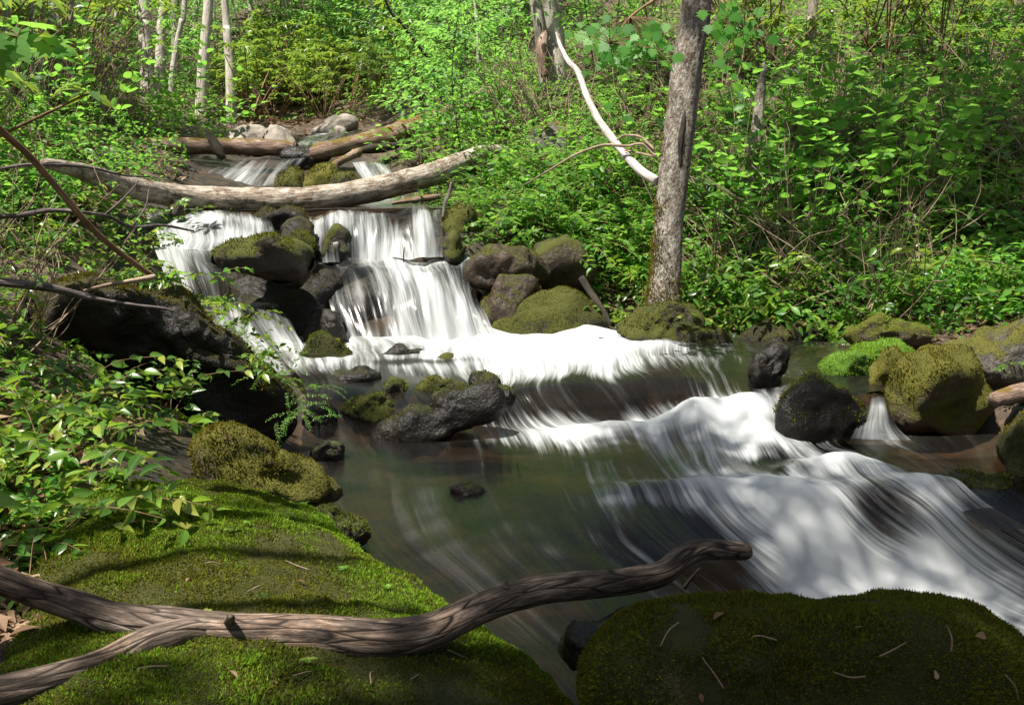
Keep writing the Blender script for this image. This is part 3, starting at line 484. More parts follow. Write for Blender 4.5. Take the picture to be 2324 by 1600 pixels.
# ------------------------------------------------------------------ rocks
_ico = {}
def ico(n):
    if n not in _ico:
        bm = bmesh.new(); bmesh.ops.create_icosphere(bm, subdivisions=n, radius=1); bm.verts.ensure_lookup_table()
        _ico[n] = (np.array([v.co[:] for v in bm.verts]), np.array([[v.index for v in f.verts] for f in bm.faces])); bm.free()
    return _ico[n]
def vnormals(V, F):
    fn = np.cross(V[F[:, 1]] - V[F[:, 0]], V[F[:, 2]] - V[F[:, 0]]); n = np.zeros_like(V)
    for k in range(3): np.add.at(n, F[:, k], fn)
    return unit(n)
def moss_tufts(mb, V, F, density, length, width, rng, keep=None, up=.5):
    fn = np.cross(V[F[:, 1]] - V[F[:, 0]], V[F[:, 2]] - V[F[:, 0]]); ar = .5 * np.linalg.norm(fn, axis=1); fn = unit(fn); c = V[F].mean(1)
    w = ar * (keep(c, fn) if keep is not None else 1); n = int(w.sum() * density)
    if n < 1: return
    fi = rng.choice(len(F), n, p=w / w.sum()); a, b = rng.rand(2, n); s = a + b > 1; a[s] = 1 - a[s]; b[s] = 1 - b[s]
    T = V[F[fi]]; p = T[:, 0] + a[:, None] * (T[:, 1] - T[:, 0]) + b[:, None] * (T[:, 2] - T[:, 0])
    cl = (.35 + 1.1 * np.clip(perlin(p * 22) + .5, 0, 1)) * (.45 + 1.1 * np.clip(1.6 * perlin(p * 6.5) + .5, 0, 1))
    d = unit(fn[fi] + np.array((0, 0, up)) + rng.normal(0, .85, (n, 3))); L = length * (.5 + .8 * rng.rand(n)) * cl
    sd = unit(np.cross(d, rng.normal(size=(n, 3)))) * (width * (.6 + .6 * rng.rand(n)))[:, None]
    base = p - fn[fi] * length * .15; tip = p + d * L[:, None]; mid = p + d * (L * .45)[:, None]
    v = np.stack([base - sd * .5, base + sd * .5, mid + sd, tip, mid - sd], 1).reshape(-1, 3); o = np.arange(n)[:, None] * 5
    mb.add(v, [o + np.array((0, 1, 2, 4)), o + np.array((2, 3, 4))])
def rock(label, outline, D, ry, m, sub=5, amp=.07, seed=0, moss=None, mname='mossblade', mdens=9000, mlen=.014, mwid=.003, thr=-.1, name='boulder', full=.74, lean=0., cat='boulder', facets=18, extra=None, over=0.):
    o = np.array(outline, float); c = (o.min(0) + o.max(0)) / 2
    c = o.mean(0) * .5 + c * .5
    th = np.arctan2(-(o[:, 1] - c[1]), o[:, 0] - c[0]); R = np.hypot(*(o - c).T); k = np.argsort(th); th, R = th[k], R[k]
    th = np.concatenate([th - 2 * math.pi, th, th + 2 * math.pi]); R = np.concatenate([R, R, R]) * K * D
    V, F = ico(sub); F = F[:, ::-1]; a, b, d = V.T; t = np.arctan2(b, a); s = np.hypot(a, b)
    rf = np.random.RandomState(seed + 900); Vc = V.copy()      # broken faces
    for _ in range(facets):
        nf = unit(rf.normal(size=3)); h = .58 + .32 * rf.rand(); Vc -= np.maximum(0, Vc @ nf - h)[:, None] * nf
    shrink = np.linalg.norm(Vc, axis=1)
    # soften the traced corners
    rr = sum(np.interp(t + q, th, R) for q in (-.16, -.08, 0, .08, .16)) / 5
    rad_ = s ** full * shrink; dep = np.sign(d) * np.abs(d) ** full * shrink; amp = amp * 1.35; rr = rr * (1.1 if facets else 1.)
    up = UP + FWD * lean
    p = P(c[0], c[1], D) + (RT[None] * (np.cos(t) * rr * rad_)[:, None]) + up[None] * (np.sin(t) * rr * rad_)[:, None] + unit(ray(c[0], c[1]))[None] * (dep * ry)[:, None]
    if over: p = p + FWD * (over * (p[:, 2].max() - p[:, 2]))[:, None] * np.clip(-dep * 3 + .3, 0, 1)[:, None]   # undercut face
    sz = rr.mean(); n = vnormals(p, F); q = p / sz + seed * 5.7; fine = .012 * fbm(p * 11, 3) if D < 3.5 else .006 * fbm(p * 16, 2)
    ridg = 1 - 2 * np.abs(perlin(q * 1.1 + 3))
    p = p + n * (sz * amp * (fbm(q * 1.3, 6, .55) * 1.5 + .75 * (ridg - .4)) + fine)[:, None]
    loc = (p[:, 0].mean(), p[:, 1].mean(), p[:, 2].min())
    th_ = thing(name, loc, label, cat)
    obj('rock', MB().add(p, [F]), m, th_)
    if moss:
        rng = np.random.RandomState(seed + 50); mb = MB()
        z0, zh = p[:, 2].min(), np.ptp(p[:, 2]); keep = lambda cc, fn: np.clip((fn[:, 2] + thr + 1.3 * perlin(cc * 4.) + .8 * perlin(cc * 15.)) * 3, 0, 1) * (np.clip(perlin(cc * 4.3 + 3.) * 5 + perlin(cc * 13.) * 3 + 2.2, 0, 1) if mdens > 50000 else np.clip((cc[:, 2] - z0) / zh * 3.5 - 1. + perlin(cc * 9.), 0, 1)) * (cc[:, 2] > -.2) * np.clip(((CAM - cc) * fn).sum(1) / np.linalg.norm(CAM - cc, axis=1) * 4 + 1.4, .02, 1)
        moss_tufts(mb, p, F, mdens, mlen, mwid, rng, keep)
        if mb.n: obj('moss', mb, M[mname], th_, False)
        if extra:
            mb = MB(); k2 = lambda cc, fn: keep(cc, fn) * np.clip(perlin(cc * 3.3 + 9) * 4 + perlin(cc * 11.) * 2, 0, 1)
            moss_tufts(mb, p, F, extra[1], mlen * 1.15, mwid, rng, k2); obj('golden_moss', mb, M[extra[0]], th_, False)
    return th_
def box(x0, y0, x1, y1, cut=.3): # rounded outline from a bounding box
    w, h = x1 - x0, y1 - y0; return [(x0, y1 - h * .4), (x0 + w * .08, y0 + h * .35), (x0 + w * cut, y0 + h * .06), (x0 + w * .55, y0), (x1 - w * .2, y0 + h * .12), (x1 - w * .04, y0 + h * .4), (x1, y1 - h * .3), (x1 - w * .15, y1), (x0 + w * .15, y1)]

rock('broad flat boulder with mossy top and wet edge jutting out beside the main fall', [(440, 585), (480, 558), (560, 548), (640, 540), (700, 552), (730, 578), (724, 606), (685, 622), (600, 628), (520, 614), (465, 604)], 6.1, .4, M['rock_mossy'], 5, .06, 1, True, 'mossblade', 6000, .018, .004, -.45, over=1.2)
rock('small moss capped boulder behind the broad flat boulder', box(640, 528, 728, 585), 6.6, .2, M['rock_full'], 4, .08, 2, True, 'mossblade', 5000, .016, .004, 0)
rock('black rock wall in the hollow beneath the broad flat boulder', [(500, 640), (560, 600), (700, 590), (770, 600), (760, 700), (740, 800), (620, 800), (540, 730)], 6.75, .35, M['rock_black'], 5, .1, 3)  # backing put in as the dark void, shade carried by its colour
rock('wet black rock at the left foot of the main fall', box(695, 690, 778, 790), 6.15, 0.18, M['rock_wet'], 4, .12, 4)
rock('round green mossy boulder at the left foot of the main fall', [(688, 790), (700, 755), (730, 745), (770, 765), (798, 805), (805, 840), (740, 850), (690, 835)], 5.66, 0.15, M['rock_full'], 5, .06, 5, True, 'mossblade', 9000, .014, .0035, .3)
rock('brown angular boulder perched right of the main fall', [(1050, 605), (1095, 572), (1150, 552), (1212, 560), (1250, 590), (1248, 630), (1180, 655), (1120, 662), (1075, 645)], 6.8, 0.28, M['rock_brown'], 5, .1, 6, True, 'mossgold', 5000, .012, .0035, -.55)
rock('dark wet boulder with brown right end beside the foot of the main fall', [(1086, 700), (1108, 652), (1165, 624), (1212, 628), (1222, 662), (1195, 705), (1150, 750), (1098, 750)], 6.65, 0.25, M['rock_brown'], 5, .08, 7, True, 'mossgold', 6000, .012, .0035, -.45)
rock('dome of olive moss right of the foot of the main fall', [(1110, 745), (1165, 702), (1240, 667), (1300, 670), (1360, 698), (1400, 730), (1405, 765), (1250, 780), (1130, 770)], 6.62, 0.28, M['rock_mossy'], 5, .06, 8, True, 'mossgold', 11000, .009, .003, .15)
rock('upright mossy stone at the right edge of the upper curtain', box(1005, 522, 1052, 610), 7.0, .18, M['rock_mossy'], 4, .08, 9)
rock('dark boulder tucked under shrubs behind the brown angular boulder', box(1200, 535, 1345, 660), 7.2, 0.28, M['rock_brown'], 4, .1, 10)
rock('black mossy bank boulder under the right end of the spanning log', box(1004, 455, 1090, 600), 7.6, .3, M['rock_mossy'], 4, .12, 11, True, 'mossgold', 4000, .016, .004, -.2)
rock('mossy root rock at the foot of the leaning trunk', [(1405, 765), (1440, 720), (1490, 690), (1550, 700), (1580, 740), (1560, 800), (1420, 800)], 6.3, 0.2, M['rock_mossy'], 5, .16, 12, True, 'mossgold', 8000, .012, .0035, -.1)
rock('low dark mossy rock at the waterline right of the leaning trunk', box(1545, 742, 1670, 815), 6.15, 0.16, M['rock_mossy'], 4, .1, 13, True, 'mossblade', 7000, .014, .0035, 0)
rock('long dark rock under the overhanging right bank shrubs', box(1640, 748, 1900, 792), 6.35, 0.2, M['rock_black'], 4, .12, 14, True, 'mossblade', 6000, .014, .0035, -.2)
rock('wet tilted black rock standing at the brink of the middle drop', [(1685, 880), (1715, 830), (1745, 795), (1772, 780), (1795, 790), (1793, 815), (1768, 850), (1752, 900), (1700, 915)], 4.95, .14, M['rock_wet'], 5, .1, 15)
rock('flat topped wet boulder in the stream left of the big golden boulder', [(1752, 940), (1765, 890), (1810, 868), (1900, 880), (1985, 900), (1992, 950), (1950, 1005), (1860, 1040), (1775, 1030)], 4.7, 0.42, M['rock_wet'], 5, .06, 16, True, 'mossblade', 7000, .012, .003, -.3, full=.62)
rock('big boulder under shaggy golden green moss on the right bank', [(2008, 905), (2025, 845), (2085, 803), (2165, 778), (2232, 792), (2258, 850), (2268, 930), (2205, 990), (2100, 1003), (2030, 985)], 4.8, 0.34, M['rock_gold'], 5, .07, 17, True, 'mossgold', 14000, .01, .003, .0, facets=20)
rock('grey lichened slab behind the big golden green boulder', [(2120, 815), (2190, 775), (2260, 755), (2345, 735), (2400, 790), (2380, 880), (2270, 895)], 5, 0.28, M['rock_grey'], 5, .08, 18, True, 'mossgold', 5000, .012, .003, -.55)
rock('bright green moss mound at the right waterline', [(1850, 835), (1900, 808), (1960, 790), (2030, 786), (2090, 805), (2110, 850), (2000, 885), (1890, 862)], 5.25, 0.26, M['rock_bright'], 5, .12, 19, True, 'mossbright', 16000, .01, .003, .3)
rock('pale green moss hummock above the bright green mound', box(1895, 738, 2120, 785), 5.65, 0.22, M['rock_gold'], 5, .12, 20, True, 'mossbright', 9000, .01, .003, -.1)
rock('small grey and moss stone leaning on the big golden green boulder', box(1972, 788, 2068, 900), 4.95, 0.15, M['rock_gold'], 4, .08, 21, True, 'mossgold', 9000, .012, .003, -.2)
rock('dark mossy boulder cut by the right edge of the photo', [(2248, 1030), (2265, 970), (2310, 930), (2400, 915), (2480, 980), (2470, 1090), (2300, 1100)], 4.1, 0.24, M['rock_full'], 5, .07, 22, True, 'mossgold', 12000, .01, .003, -.1, facets=18)
rock('low mossy rock awash below the right edge boulder', [(2130, 1100), (2170, 1075), (2250, 1068), (2310, 1090), (2360, 1130), (2330, 1190), (2180, 1150)], 3.9, 0.16, M['rock_full'], 4, .08, 23, True, 'mossblade', 12000, .014, .003, .1)
rock('small grey stone in the gap under the short mossy log', box(2285, 905, 2370, 985), 4.3, .12, M['rock_grey'], 4, .08, 24)
rock('huge dark mossy boulder filling the lower right corner', [(1340, 1500), (1385, 1430), (1440, 1392), (1540, 1372), (1700, 1376), (1850, 1380), (1960, 1372), (2090, 1366), (2200, 1380), (2275, 1430), (2330, 1500), (2390, 1610), (2400, 1800), (2200, 1950), (1800, 2000), (1540, 1900), (1420, 1720), (1360, 1590)], 1.95, .42, M['rock_full'], 6, .028, 25, True, 'mossblade', 110000, .0075, .0017, .75, full=.82, facets=0, extra=('mossgold', 90000))
rock('wet black rock at the left flank of the huge corner boulder', [(1285, 1420), (1350, 1378), (1430, 1362), (1470, 1470), (1440, 1640), (1370, 1660), (1325, 1520)], 2.12, .16, M['rock_wet'], 5, .1, 56)
rock('brown and golden moss outcrop on the left bank by the pool', [(450, 1020), (480, 985), (530, 975), (570, 995), (625, 1035), (700, 1060), (778, 1098), (760, 1135), (640, 1150), (520, 1130), (460, 1080)], 3.25, .26, M['rock_gold'], 5, .09, 26, True, 'mossgold', 32000, .008, .0022, .05, facets=18)
rock('dark mossy stone at the pool edge below the golden outcrop', [(690, 1190), (720, 1160), (780, 1165), (835, 1190), (825, 1230), (760, 1250), (700, 1230)], 3.15, .14, M['rock_mossy'], 5, .1, 27, True, 'mossblade', 14000, .01, .0024, .0)
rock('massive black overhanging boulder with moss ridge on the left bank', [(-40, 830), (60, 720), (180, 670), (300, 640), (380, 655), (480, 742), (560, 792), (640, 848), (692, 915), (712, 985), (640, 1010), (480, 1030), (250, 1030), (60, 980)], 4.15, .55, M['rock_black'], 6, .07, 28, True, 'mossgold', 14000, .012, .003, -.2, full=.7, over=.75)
rock('flat wet slab left of centre just below the white pool', box(722, 838, 868, 885), 5.15, .16, M['rock_wet'], 4, .1, 29)
rock('round mossy stone in midstream', box(864, 858, 935, 925), 4.9, .13, M['rock_mossy'], 4, .08, 30, True, 'mossblade', 9000, .012, .003, .1)
rock('twin humped mossy stone right of the round midstream stone', [(935, 890), (950, 858), (985, 852), (1005, 868), (1030, 852), (1060, 870), (1065, 905), (1000, 915), (945, 912)], 4.95, .12, M['rock_mossy'], 4, .08, 31, True, 'mossblade', 8000, .012, .003, 0)
rock('pointed black rock with mossy crest at the left end of the middle drop', [(1062, 890), (1070, 840), (1105, 838), (1140, 872), (1162, 925), (1150, 970), (1085, 965)], 4.86, 0.15, M['rock_wet'], 5, .1, 32, True, 'mossblade', 8000, .01, .003, -.35)
rock('long ridge of wet dark rock slanting across midstream', [(835, 1000), (885, 955), (970, 922), (1055, 890), (1125, 868), (1145, 905), (1120, 952), (1045, 992), (965, 1022), (870, 1030)], 4.5, 0.14, M['rock_wet'], 5, .06, 33, True, 'mossblade', 9000, .009, .0026, -.6)
rock('cracked mossy rock left of the long midstream ridge', [(785, 935), (800, 900), (840, 888), (880, 908), (895, 945), (860, 965), (800, 965)], 4.7, .13, M['rock_mossy'], 5, .12, 34, True, 'mossblade', 9000, .012, .003, 0)
rock('low black stone near the left bank between two riffles', box(688, 915, 775, 985), 4.65, .13, M['rock_wet'], 4, .12, 35)
rock('small black stone wet by the riffle under the left bank', box(700, 1000, 790, 1055), 4.15, .1, M['rock_wet'], 4, .12, 36)
rock('tiny mossy tip poking out of the white pool', box(990, 802, 1042, 845), 5.6, .08, M['rock_mossy'], 3, .08, 37, name='stone', cat='stone')
rock('dark stone just breaking the surface of the calm pool', box(1010, 1090, 1100, 1135), 3.75, .1, M['rock_wet'], 4, .1, 38, name='stone', cat='stone')
rock('dark rounded rock beneath the foam left of the main fall foot', box(850, 790, 990, 850), 5.75, .14, M['rock_wet'], 4, .08, 39)
rock('dark wet stone at the mossy dome edge in the foam', box(1172, 762, 1218, 800), 6.1, .08, M['rock_wet'], 3, .1, 40, name='stone', cat='stone')
rock('pale dry boulder behind the upper mossy log, the left of a pair', [(485, 325), (520, 300), (560, 286), (595, 296), (610, 330), (590, 360), (500, 360)], 11.6, .35, M['rock_pale'], 4, .08, 41)
rock('pale dry boulder behind the upper mossy log, the right of a pair', [(580, 320), (600, 292), (635, 288), (660, 305), (672, 330), (660, 360), (590, 360)], 11.5, .35, M['rock_pale'], 4, .08, 42)
rock('pale flat slab lying aslant at the head of the stream', [(690, 298), (730, 285), (770, 268), (808, 266), (812, 290), (790, 300), (750, 305), (710, 310)], 13.4, .4, M['rock_pale'], 4, .1, 43)
rock('small pale stone under the flat slab at the head of the stream', box(748, 285, 795, 322), 13.1, .25, M['rock_pale'], 3, .1, 44, name='stone', cat='stone')
rock('dark wet rock between the ends of the two upper logs', box(630, 333, 750, 365), 10.6, .3, M['rock_wet'], 4, .1, 45)
rock('left shaggy moss rock behind the spanning log', box(628, 378, 702, 445), 8.7, .25, M['rock_mossy'], 4, .1, 46, True, 'mossgold', 4000, .02, .005, 0)
rock('middle shaggy moss rock behind the spanning log', box(680, 372, 775, 450), 8.65, .25, M['rock_gold'], 4, .1, 47, True, 'mossgold', 4000, .02, .005, 0)
rock('right brown shaggy moss rock behind the spanning log', box(740, 392, 815, 455), 8.5, .22, M['rock_mossy'], 4, .1, 48, True, 'mossgold', 4000, .02, .005, 0)
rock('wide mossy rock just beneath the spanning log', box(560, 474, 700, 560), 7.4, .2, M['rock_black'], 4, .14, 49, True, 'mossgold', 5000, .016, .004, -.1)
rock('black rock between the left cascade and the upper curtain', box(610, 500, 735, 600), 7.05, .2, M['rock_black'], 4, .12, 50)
rock('rounded mossy rock veiled by the left side of the upper curtain', [(738, 560), (745, 515), (765, 500), (785, 508), (797, 550), (800, 600), (745, 605)], 7, 0.12, M['rock_mossy'], 4, .05, 51)
rock('dark ledge rock behind the main fall', [(725, 665), (800, 650), (950, 645), (1050, 648), (1085, 700), (1105, 800), (900, 820), (745, 810)], 7.0, .3, M['rock_wet'], 5, .06, 52, full=.6)
rock('dark ledge rock behind the upper curtain', [(700, 520), (780, 510), (900, 508), (990, 510), (1010, 550), (1010, 610), (850, 620), (705, 615)], 7.5, .3, M['rock_wet'], 5, .06, 53, full=.6)
rock('grey mottled boulder half hidden in shrubs on the right slope', box(1195, 270, 1300, 385), 8.9, .3, M['rock_grey'], 4, .1, 55)

# ------------------------------------------------------------------ mossy ledge in the foreground
bank = [Z((200, 1060, .13, 0), (300, 1070, .12, 0), (400, 1075, .1, 0), (490, 1085, .08, 0), (570, 1100, .05, 0), (640, 1120, 0, 0), (690, 1140, -.08, 0)),
        Z((180, 1150, .13, 0), (310, 1145, .13, 0), (430, 1145, .12, 0), (530, 1150, .1, 0), (630, 1165, .06, 0), (720, 1190, -.0, 0), (770, 1225, -.1, 0)),
        Z((150, 1260, .14, 0), (310, 1250, .15, 0), (460, 1245, .14, 0), (590, 1245, .12, 0), (700, 1250, .08, 0), (800, 1262, .01, 0), (860, 1300, -.1, 0)),
        Z((110, 1370, .14, 0), (310, 1360, .15, 0), (490, 1355, .14, 0), (650, 1350, .12, 0), (790, 1345, .08, 0), (910, 1342, .02, 0), (985, 1380, -.1, 0)),
        Z((60, 1480, .13, 0), (300, 1470, .14, 0), (520, 1460, .13, 0), (720, 1450, .11, 0), (880, 1440, .07, 0), (1010, 1425, .02, 0), (1090, 1442, -.1, 0)),
        Z((0, 1620, .12, 0), (290, 1610, .13, 0), (550, 1600, .12, 0), (790, 1580, .1, 0), (980, 1560, .06, 0), (1120, 1530, .02, 0), (1220, 1535, -.1, 0)),
        Z((-100, 1850, .1, 0), (250, 1840, .11, 0), (560, 1820, .1, 0), (850, 1780, .08, 0), (1080, 1730, .04, 0), (1230, 1680, 0, 0), (1330, 1660, -.12, 0)),
        Z((-300, 2300, .05, 0), (200, 2300, .06, 0), (600, 2250, .05, 0), (950, 2150, .03, 0), (1200, 2050, 0, 0), (1380, 1950, -.05, 0), (1470, 1900, -.2, 0))]
for r in bank: x, y, z, w = r[-1]; r.append((x + .05, y + .02, -.45, 0)); r.insert(0, (r[0][0] - .5, r[0][1], r[0][2] - .25, 0))
G = loft(bank, 22, 20); m_, n_ = G.shape[:2]; bp_ = G[..., :3].reshape(-1, 3).copy()
bp_ += np.array((0, 0, 1.))[None] * (.035 * fbm(bp_ * 3.1, 4) + .016 * fbm(bp_ * 12, 3))[:, None]
Fq = grid_faces(m_, n_)[:, ::-1]; Ft = np.concatenate([Fq[:, [0, 1, 2]], Fq[:, [0, 2, 3]]])
fl = vnormals(bp_, Ft)[:, 2].mean() < 0
if fl: Fq = Fq[:, ::-1]; Ft = Ft[:, ::-1]
M['bank'] = rockmat('mossy ledge', (.014, .009, .005), (.05, .03, .016), (.02, .024, .004), (.07, .07, .01), .3, .9)
lb = thing('mossy_ledge', (-.5, 2.2, -.3), 'low ledge carpeted in green moss in the left foreground under the forked branch', 'rock ledge')
obj('rock', MB().add(bp_, [Fq]), M['bank'], lb)
rng = np.random.RandomState(3)
def bkeep(scale, off, lo, hi):
    def f(c, n): return np.clip(n[:, 2] * 2, 0, 1) * np.clip((perlin(c * scale + off) + .35 * perlin(c * 9.) - lo) / (hi - lo), 0, 1) * (c[:, 2] > -.16)
    return f
mb = MB(); moss_tufts(mb, bp_, Ft, 70000, .0075, .0018, rng, bkeep(2.3, 0, -.4, -.05)); obj('moss', mb, M['mossblade'], lb, False)
mb = MB(); moss_tufts(mb, bp_, Ft, 70000, .009, .0018, rng, bkeep(2.0, 31.7, -.12, .12)); obj('bright_moss', mb, M['mossbright'], lb, False)
mb = MB(); moss_tufts(mb, bp_, Ft, 45000, .0075, .0018, rng, bkeep(2.6, 77.1, .0, .3)); obj('golden_moss', mb, M['mossgold'], lb, False)

# ------------------------------------------------------------------ small things lying on the moss
from mathutils.bvhtree import BVHTree
def on(th):
    r = [c for c in C.objects if c.parent == th and c.name.startswith('rock')][0]; me = r.data; return BVHTree.FromPolygons([v.co[:] for v in me.vertices], [p.vertices[:] for p in me.polygons])
big = [o for o in C.objects if o.get('label', '').startswith('huge dark mossy')][0]
drng = np.random.RandomState(77)
def lay(th, px, py):
    h = on_[th.name].ray_cast(Vector(CAM), Vector(ray(px, py))); return (np.array(h[0]), np.array(h[1])) if h[0] else None
on_ = {big.name: on(big), lb.name: on(lb)}
def bit(th, px, py, kind, size, label, group, m, ang):
    h = lay(th, px, py)
    if not h: return
    p, n = h; n = n if n[2] > 0 else -n; d = np.array((math.cos(ang), math.sin(ang), .1)); d = unit(d - n * (d @ n)); mb = MB()
    if kind == 'leaf': leaves(mb, (p + n * .009)[None], (d + n * .15)[None], (n + drng.normal(0, .35, 3))[None], [size], LEAF_HI, 1.4); tag(obj('fallen_leaf', mb, m), label, 'leaf', group)
    else: tube(mb, [p + n * .008, p + d * size * .5 + n * .013 + drng.normal(0, .003, 3), p + d * size + n * .008], [.0016, .0014, .0008], 5, 4); tag(obj('twig', mb, m), label, 'twig', group)
for px, py in ((1640, 1400), (1960, 1430), (2230, 1450), (1590, 1570), (2120, 1540)): bit(big, px, py, 'leaf', .014 + .012 * drng.rand(), 'small withered brown leaf on the dark mossy boulder', 'withered leaves on the dark mossy boulder', M['dead'], drng.rand() * 6)
for px, py in ((1960, 1530), (1990, 1490), (1640, 1560), (2150, 1480), (2270, 1530), (1760, 1460), (1540, 1420)): bit(big, px, py, 'twig', .035 + .03 * drng.rand(), 'short dry twig on the dark mossy boulder', 'twigs on the dark mossy boulder', M['twig'], drng.rand() * 6)
for px, py in ((480, 1180), (690, 1330), (740, 1290), (620, 1560), (900, 1490), (520, 1530), (430, 1320)): bit(lb, px, py, 'leaf', .014 + .014 * drng.rand(), 'small withered brown leaf on the green mossy ledge', 'withered leaves on the green mossy ledge', M['dead'], drng.rand() * 6)
for px, py in ((500, 1290), (400, 1160), (700, 1300), (1010, 1480), (660, 1540), (840, 1560), (560, 1350), (930, 1550), (380, 1520)): bit(lb, px, py, 'twig', .04 + .03 * drng.rand(), 'short dry twig on the green mossy ledge', 'twigs on the green mossy ledge', M['twig'], drng.rand() * 6)
for px, py in ((600, 1363), (700, 1510), (690, 1150), (780, 1300), (880, 1340), (470, 1400), (520, 1210), (560, 1195)):
    h = lay(lb, px, py)
    if h:
        p, n = h; mb = MB(); a = np.arange(4) * 1.6 + drng.rand(); leaves(mb, np.repeat((p + (0, 0, .012))[None], 4, 0), np.column_stack([np.cos(a), np.sin(a), np.full(4, .2)]), np.array((0, 0, 1.)) + drng.normal(0, .25, (4, 3)),   .01 + .009 * drng.rand(4), LEAF_ROUND)
        tag(obj('seedling', mb, M['hobble'], None, False), 'tiny green seedling sprouting from the mossy ledge', 'seedling', 'seedlings on the mossy ledge')
# ------------------------------------------------------------------ logs, branches
def wood(name, label, cat, part, pts, m, seg=14, n=10, amp=.12, freq=14, seed=0, squash=1.):
    """pts: (px, py, D, thickness px)"""
    w = [P(a, b, d) for a, b, d, t in pts]; r = [t * K * d / 2 for a, b, d, t in pts]
    t = thing(name, w[0], label, cat); mb = MB(); tube(mb, w, r, seg, n, amp, freq, seed, squash); obj(part, mb, m, t); return t
def limb(t, part, pts, m, seg=8, n=8, amp=.12, freq=14, seed=0):
    w = [P(a, b, d) for a, b, d, q in pts]; r = [q * K * d / 2 for a, b, d, q in pts]
    mb = MB(); tube(mb, w, r, seg, n, amp, freq, seed); return obj(part, mb, m, t)
t = wood('fallen_log', 'curved pale fallen trunk spanning the stream above the falls', 'log', 'trunk', [(100, 372, 5.6, 22), (150, 381, 5.95, 31), (220, 401, 6.4, 42), (300, 427, 6.9, 50), (420, 447, 7.3, 52), (560, 453, 7.4, 54), (700, 453, 7.45, 56), (820, 436, 7.6, 57), (940, 408, 7.8, 54), (1040, 374, 8.15, 50), (1090, 354, 8.5, 46), (1130, 350, 8.9, 40), (1170, 360, 9.3, 30)], M['bark_log'], 20, 14, .1, 16, 1)
limb(t, 'knot', [(405, 470, 7.1, 26), (398, 486, 7.06, 16), (396, 492, 7.05, 6)], M['bark_dark'])
t = wood('fallen_log', 'left upper log with golden moss on top lying before pale boulders', 'log', 'trunk', [(290, 328, 10.3, 34), (380, 331, 10.35, 37), (500, 333, 10.45, 37), (600, 335, 10.55, 36), (662, 336, 10.6, 30), (672, 336, 10.6, 18)], M['bark_mosslog'], 16, 10, .14, 12, 2)
t = wood('broken_snag', 'black broken snag leaning against the left upper log', 'dead wood', 'stump', [(508, 360, 10.1, 12), (497, 345, 10.1, 24), (484, 322, 10.1, 22), (474, 305, 10.1, 14), (467, 290, 10.1, 3)], M['bark_dark'], 8, 6, .25, 14, 3)
t = wood('fallen_log', 'right upper log with a jagged brown butt and orange moss running up the bank', 'log', 'trunk', [(712, 345, 10.2, 20), (722, 343, 10.2, 36), (780, 334, 10.4, 40), (860, 316, 10.7, 44), (930, 292, 11.0, 44), (1000, 265, 11.3, 38), (1060, 248, 11.6, 30), (1120, 230, 12, 22)], M['bark_mosslog'], 16, 12, .2, 10, 4)
limb(t, 'bark_shelf', [(800, 345, 10.35, 12), (850, 338, 10.5, 20), (900, 330, 10.7, 16), (940, 315, 10.9, 8)], M['bark_dark'], 8, 8, .3)
wood('mossy_branch', 'short bent branch furred with golden moss behind the spanning log', 'branch', 'limb', [(742, 405, 8.9, 10), (755, 378, 9.2, 16), (785, 360, 9.5, 18), (815, 345, 9.8, 20)], M['bark_mosslog'], 10, 8, .3, 14, 5)
wood('mossy_log', 'lumpy moss covered old log on the slope below the twin trunk', 'log', 'trunk', [(1050, 250, 11.2, 30), (1090, 225, 11.2, 48), (1130, 215, 11.1, 34), (1160, 205, 11, 44), (1195, 205, 10.9, 30)], M['bark_mosslog'], 12, 10, .4, 6, 6)
wood('rotten_log', 'thin reddish rotten log lying on the brink of the upper curtain', 'log', 'trunk', [(890, 462, 7.6, 8), (930, 455, 7.65, 12), (985, 447, 7.7, 14), (1000, 445, 7.75, 10)], M['bark_mosslog'], 8, 8, .2, 14, 7)
t = wood('forked_branch', 'thick weathered forked dead branch across the foreground', 'branch', 'limb', [(-120, 1270, 1.82, 62), (0, 1318, 1.86, 64), (120, 1358, 1.9, 66), (260, 1400, 1.92, 72), (400, 1426, 1.93, 92), (560, 1438, 1.94, 94), (720, 1440, 1.96, 92), (880, 1450, 1.98, 88), (980, 1432, 2.02, 78), (1080, 1386, 2.08, 72), (1200, 1344, 2.14, 66), (1320, 1328, 2.2, 62), (1420, 1320, 2.24, 60), (1500, 1302, 2.28, 58), (1545, 1268, 2.32, 56), (1590, 1248, 2.36, 48), (1650, 1248, 2.42, 46), (1688, 1252, 2.45, 42), (1698, 1253, 2.46, 28)], M['wood_dead'], 32, 16, .11, 20, 8)
limb(t, 'fork', [(-120, 1590, 1.6, 84), (0, 1572, 1.66, 80), (120, 1545, 1.72, 76), (240, 1506, 1.8, 74), (330, 1462, 1.86, 76), (420, 1436, 1.9, 70), (500, 1432, 1.93, 50)], M['wood_dead'], 26, 14, .1, 20, 9)
limb(t, 'twig', [(1552, 1335, 2.22, 10), (1568, 1312, 2.22, 8), (1588, 1290, 2.22, 6)], M['bark_dark'], 6, 4)
limb(t, 'splinter', [(1150, 1335, 2.1, 16), (1150, 1322, 2.1, 10), (1147, 1314, 2.1, 3)], M['wood_dead'], 6, 4)
limb(t, 'twig', [(520, 1410, 1.9, 26), (523, 1402, 1.88, 20), (524, 1398, 1.87, 8)], M['wood_dead'], 8, 5)
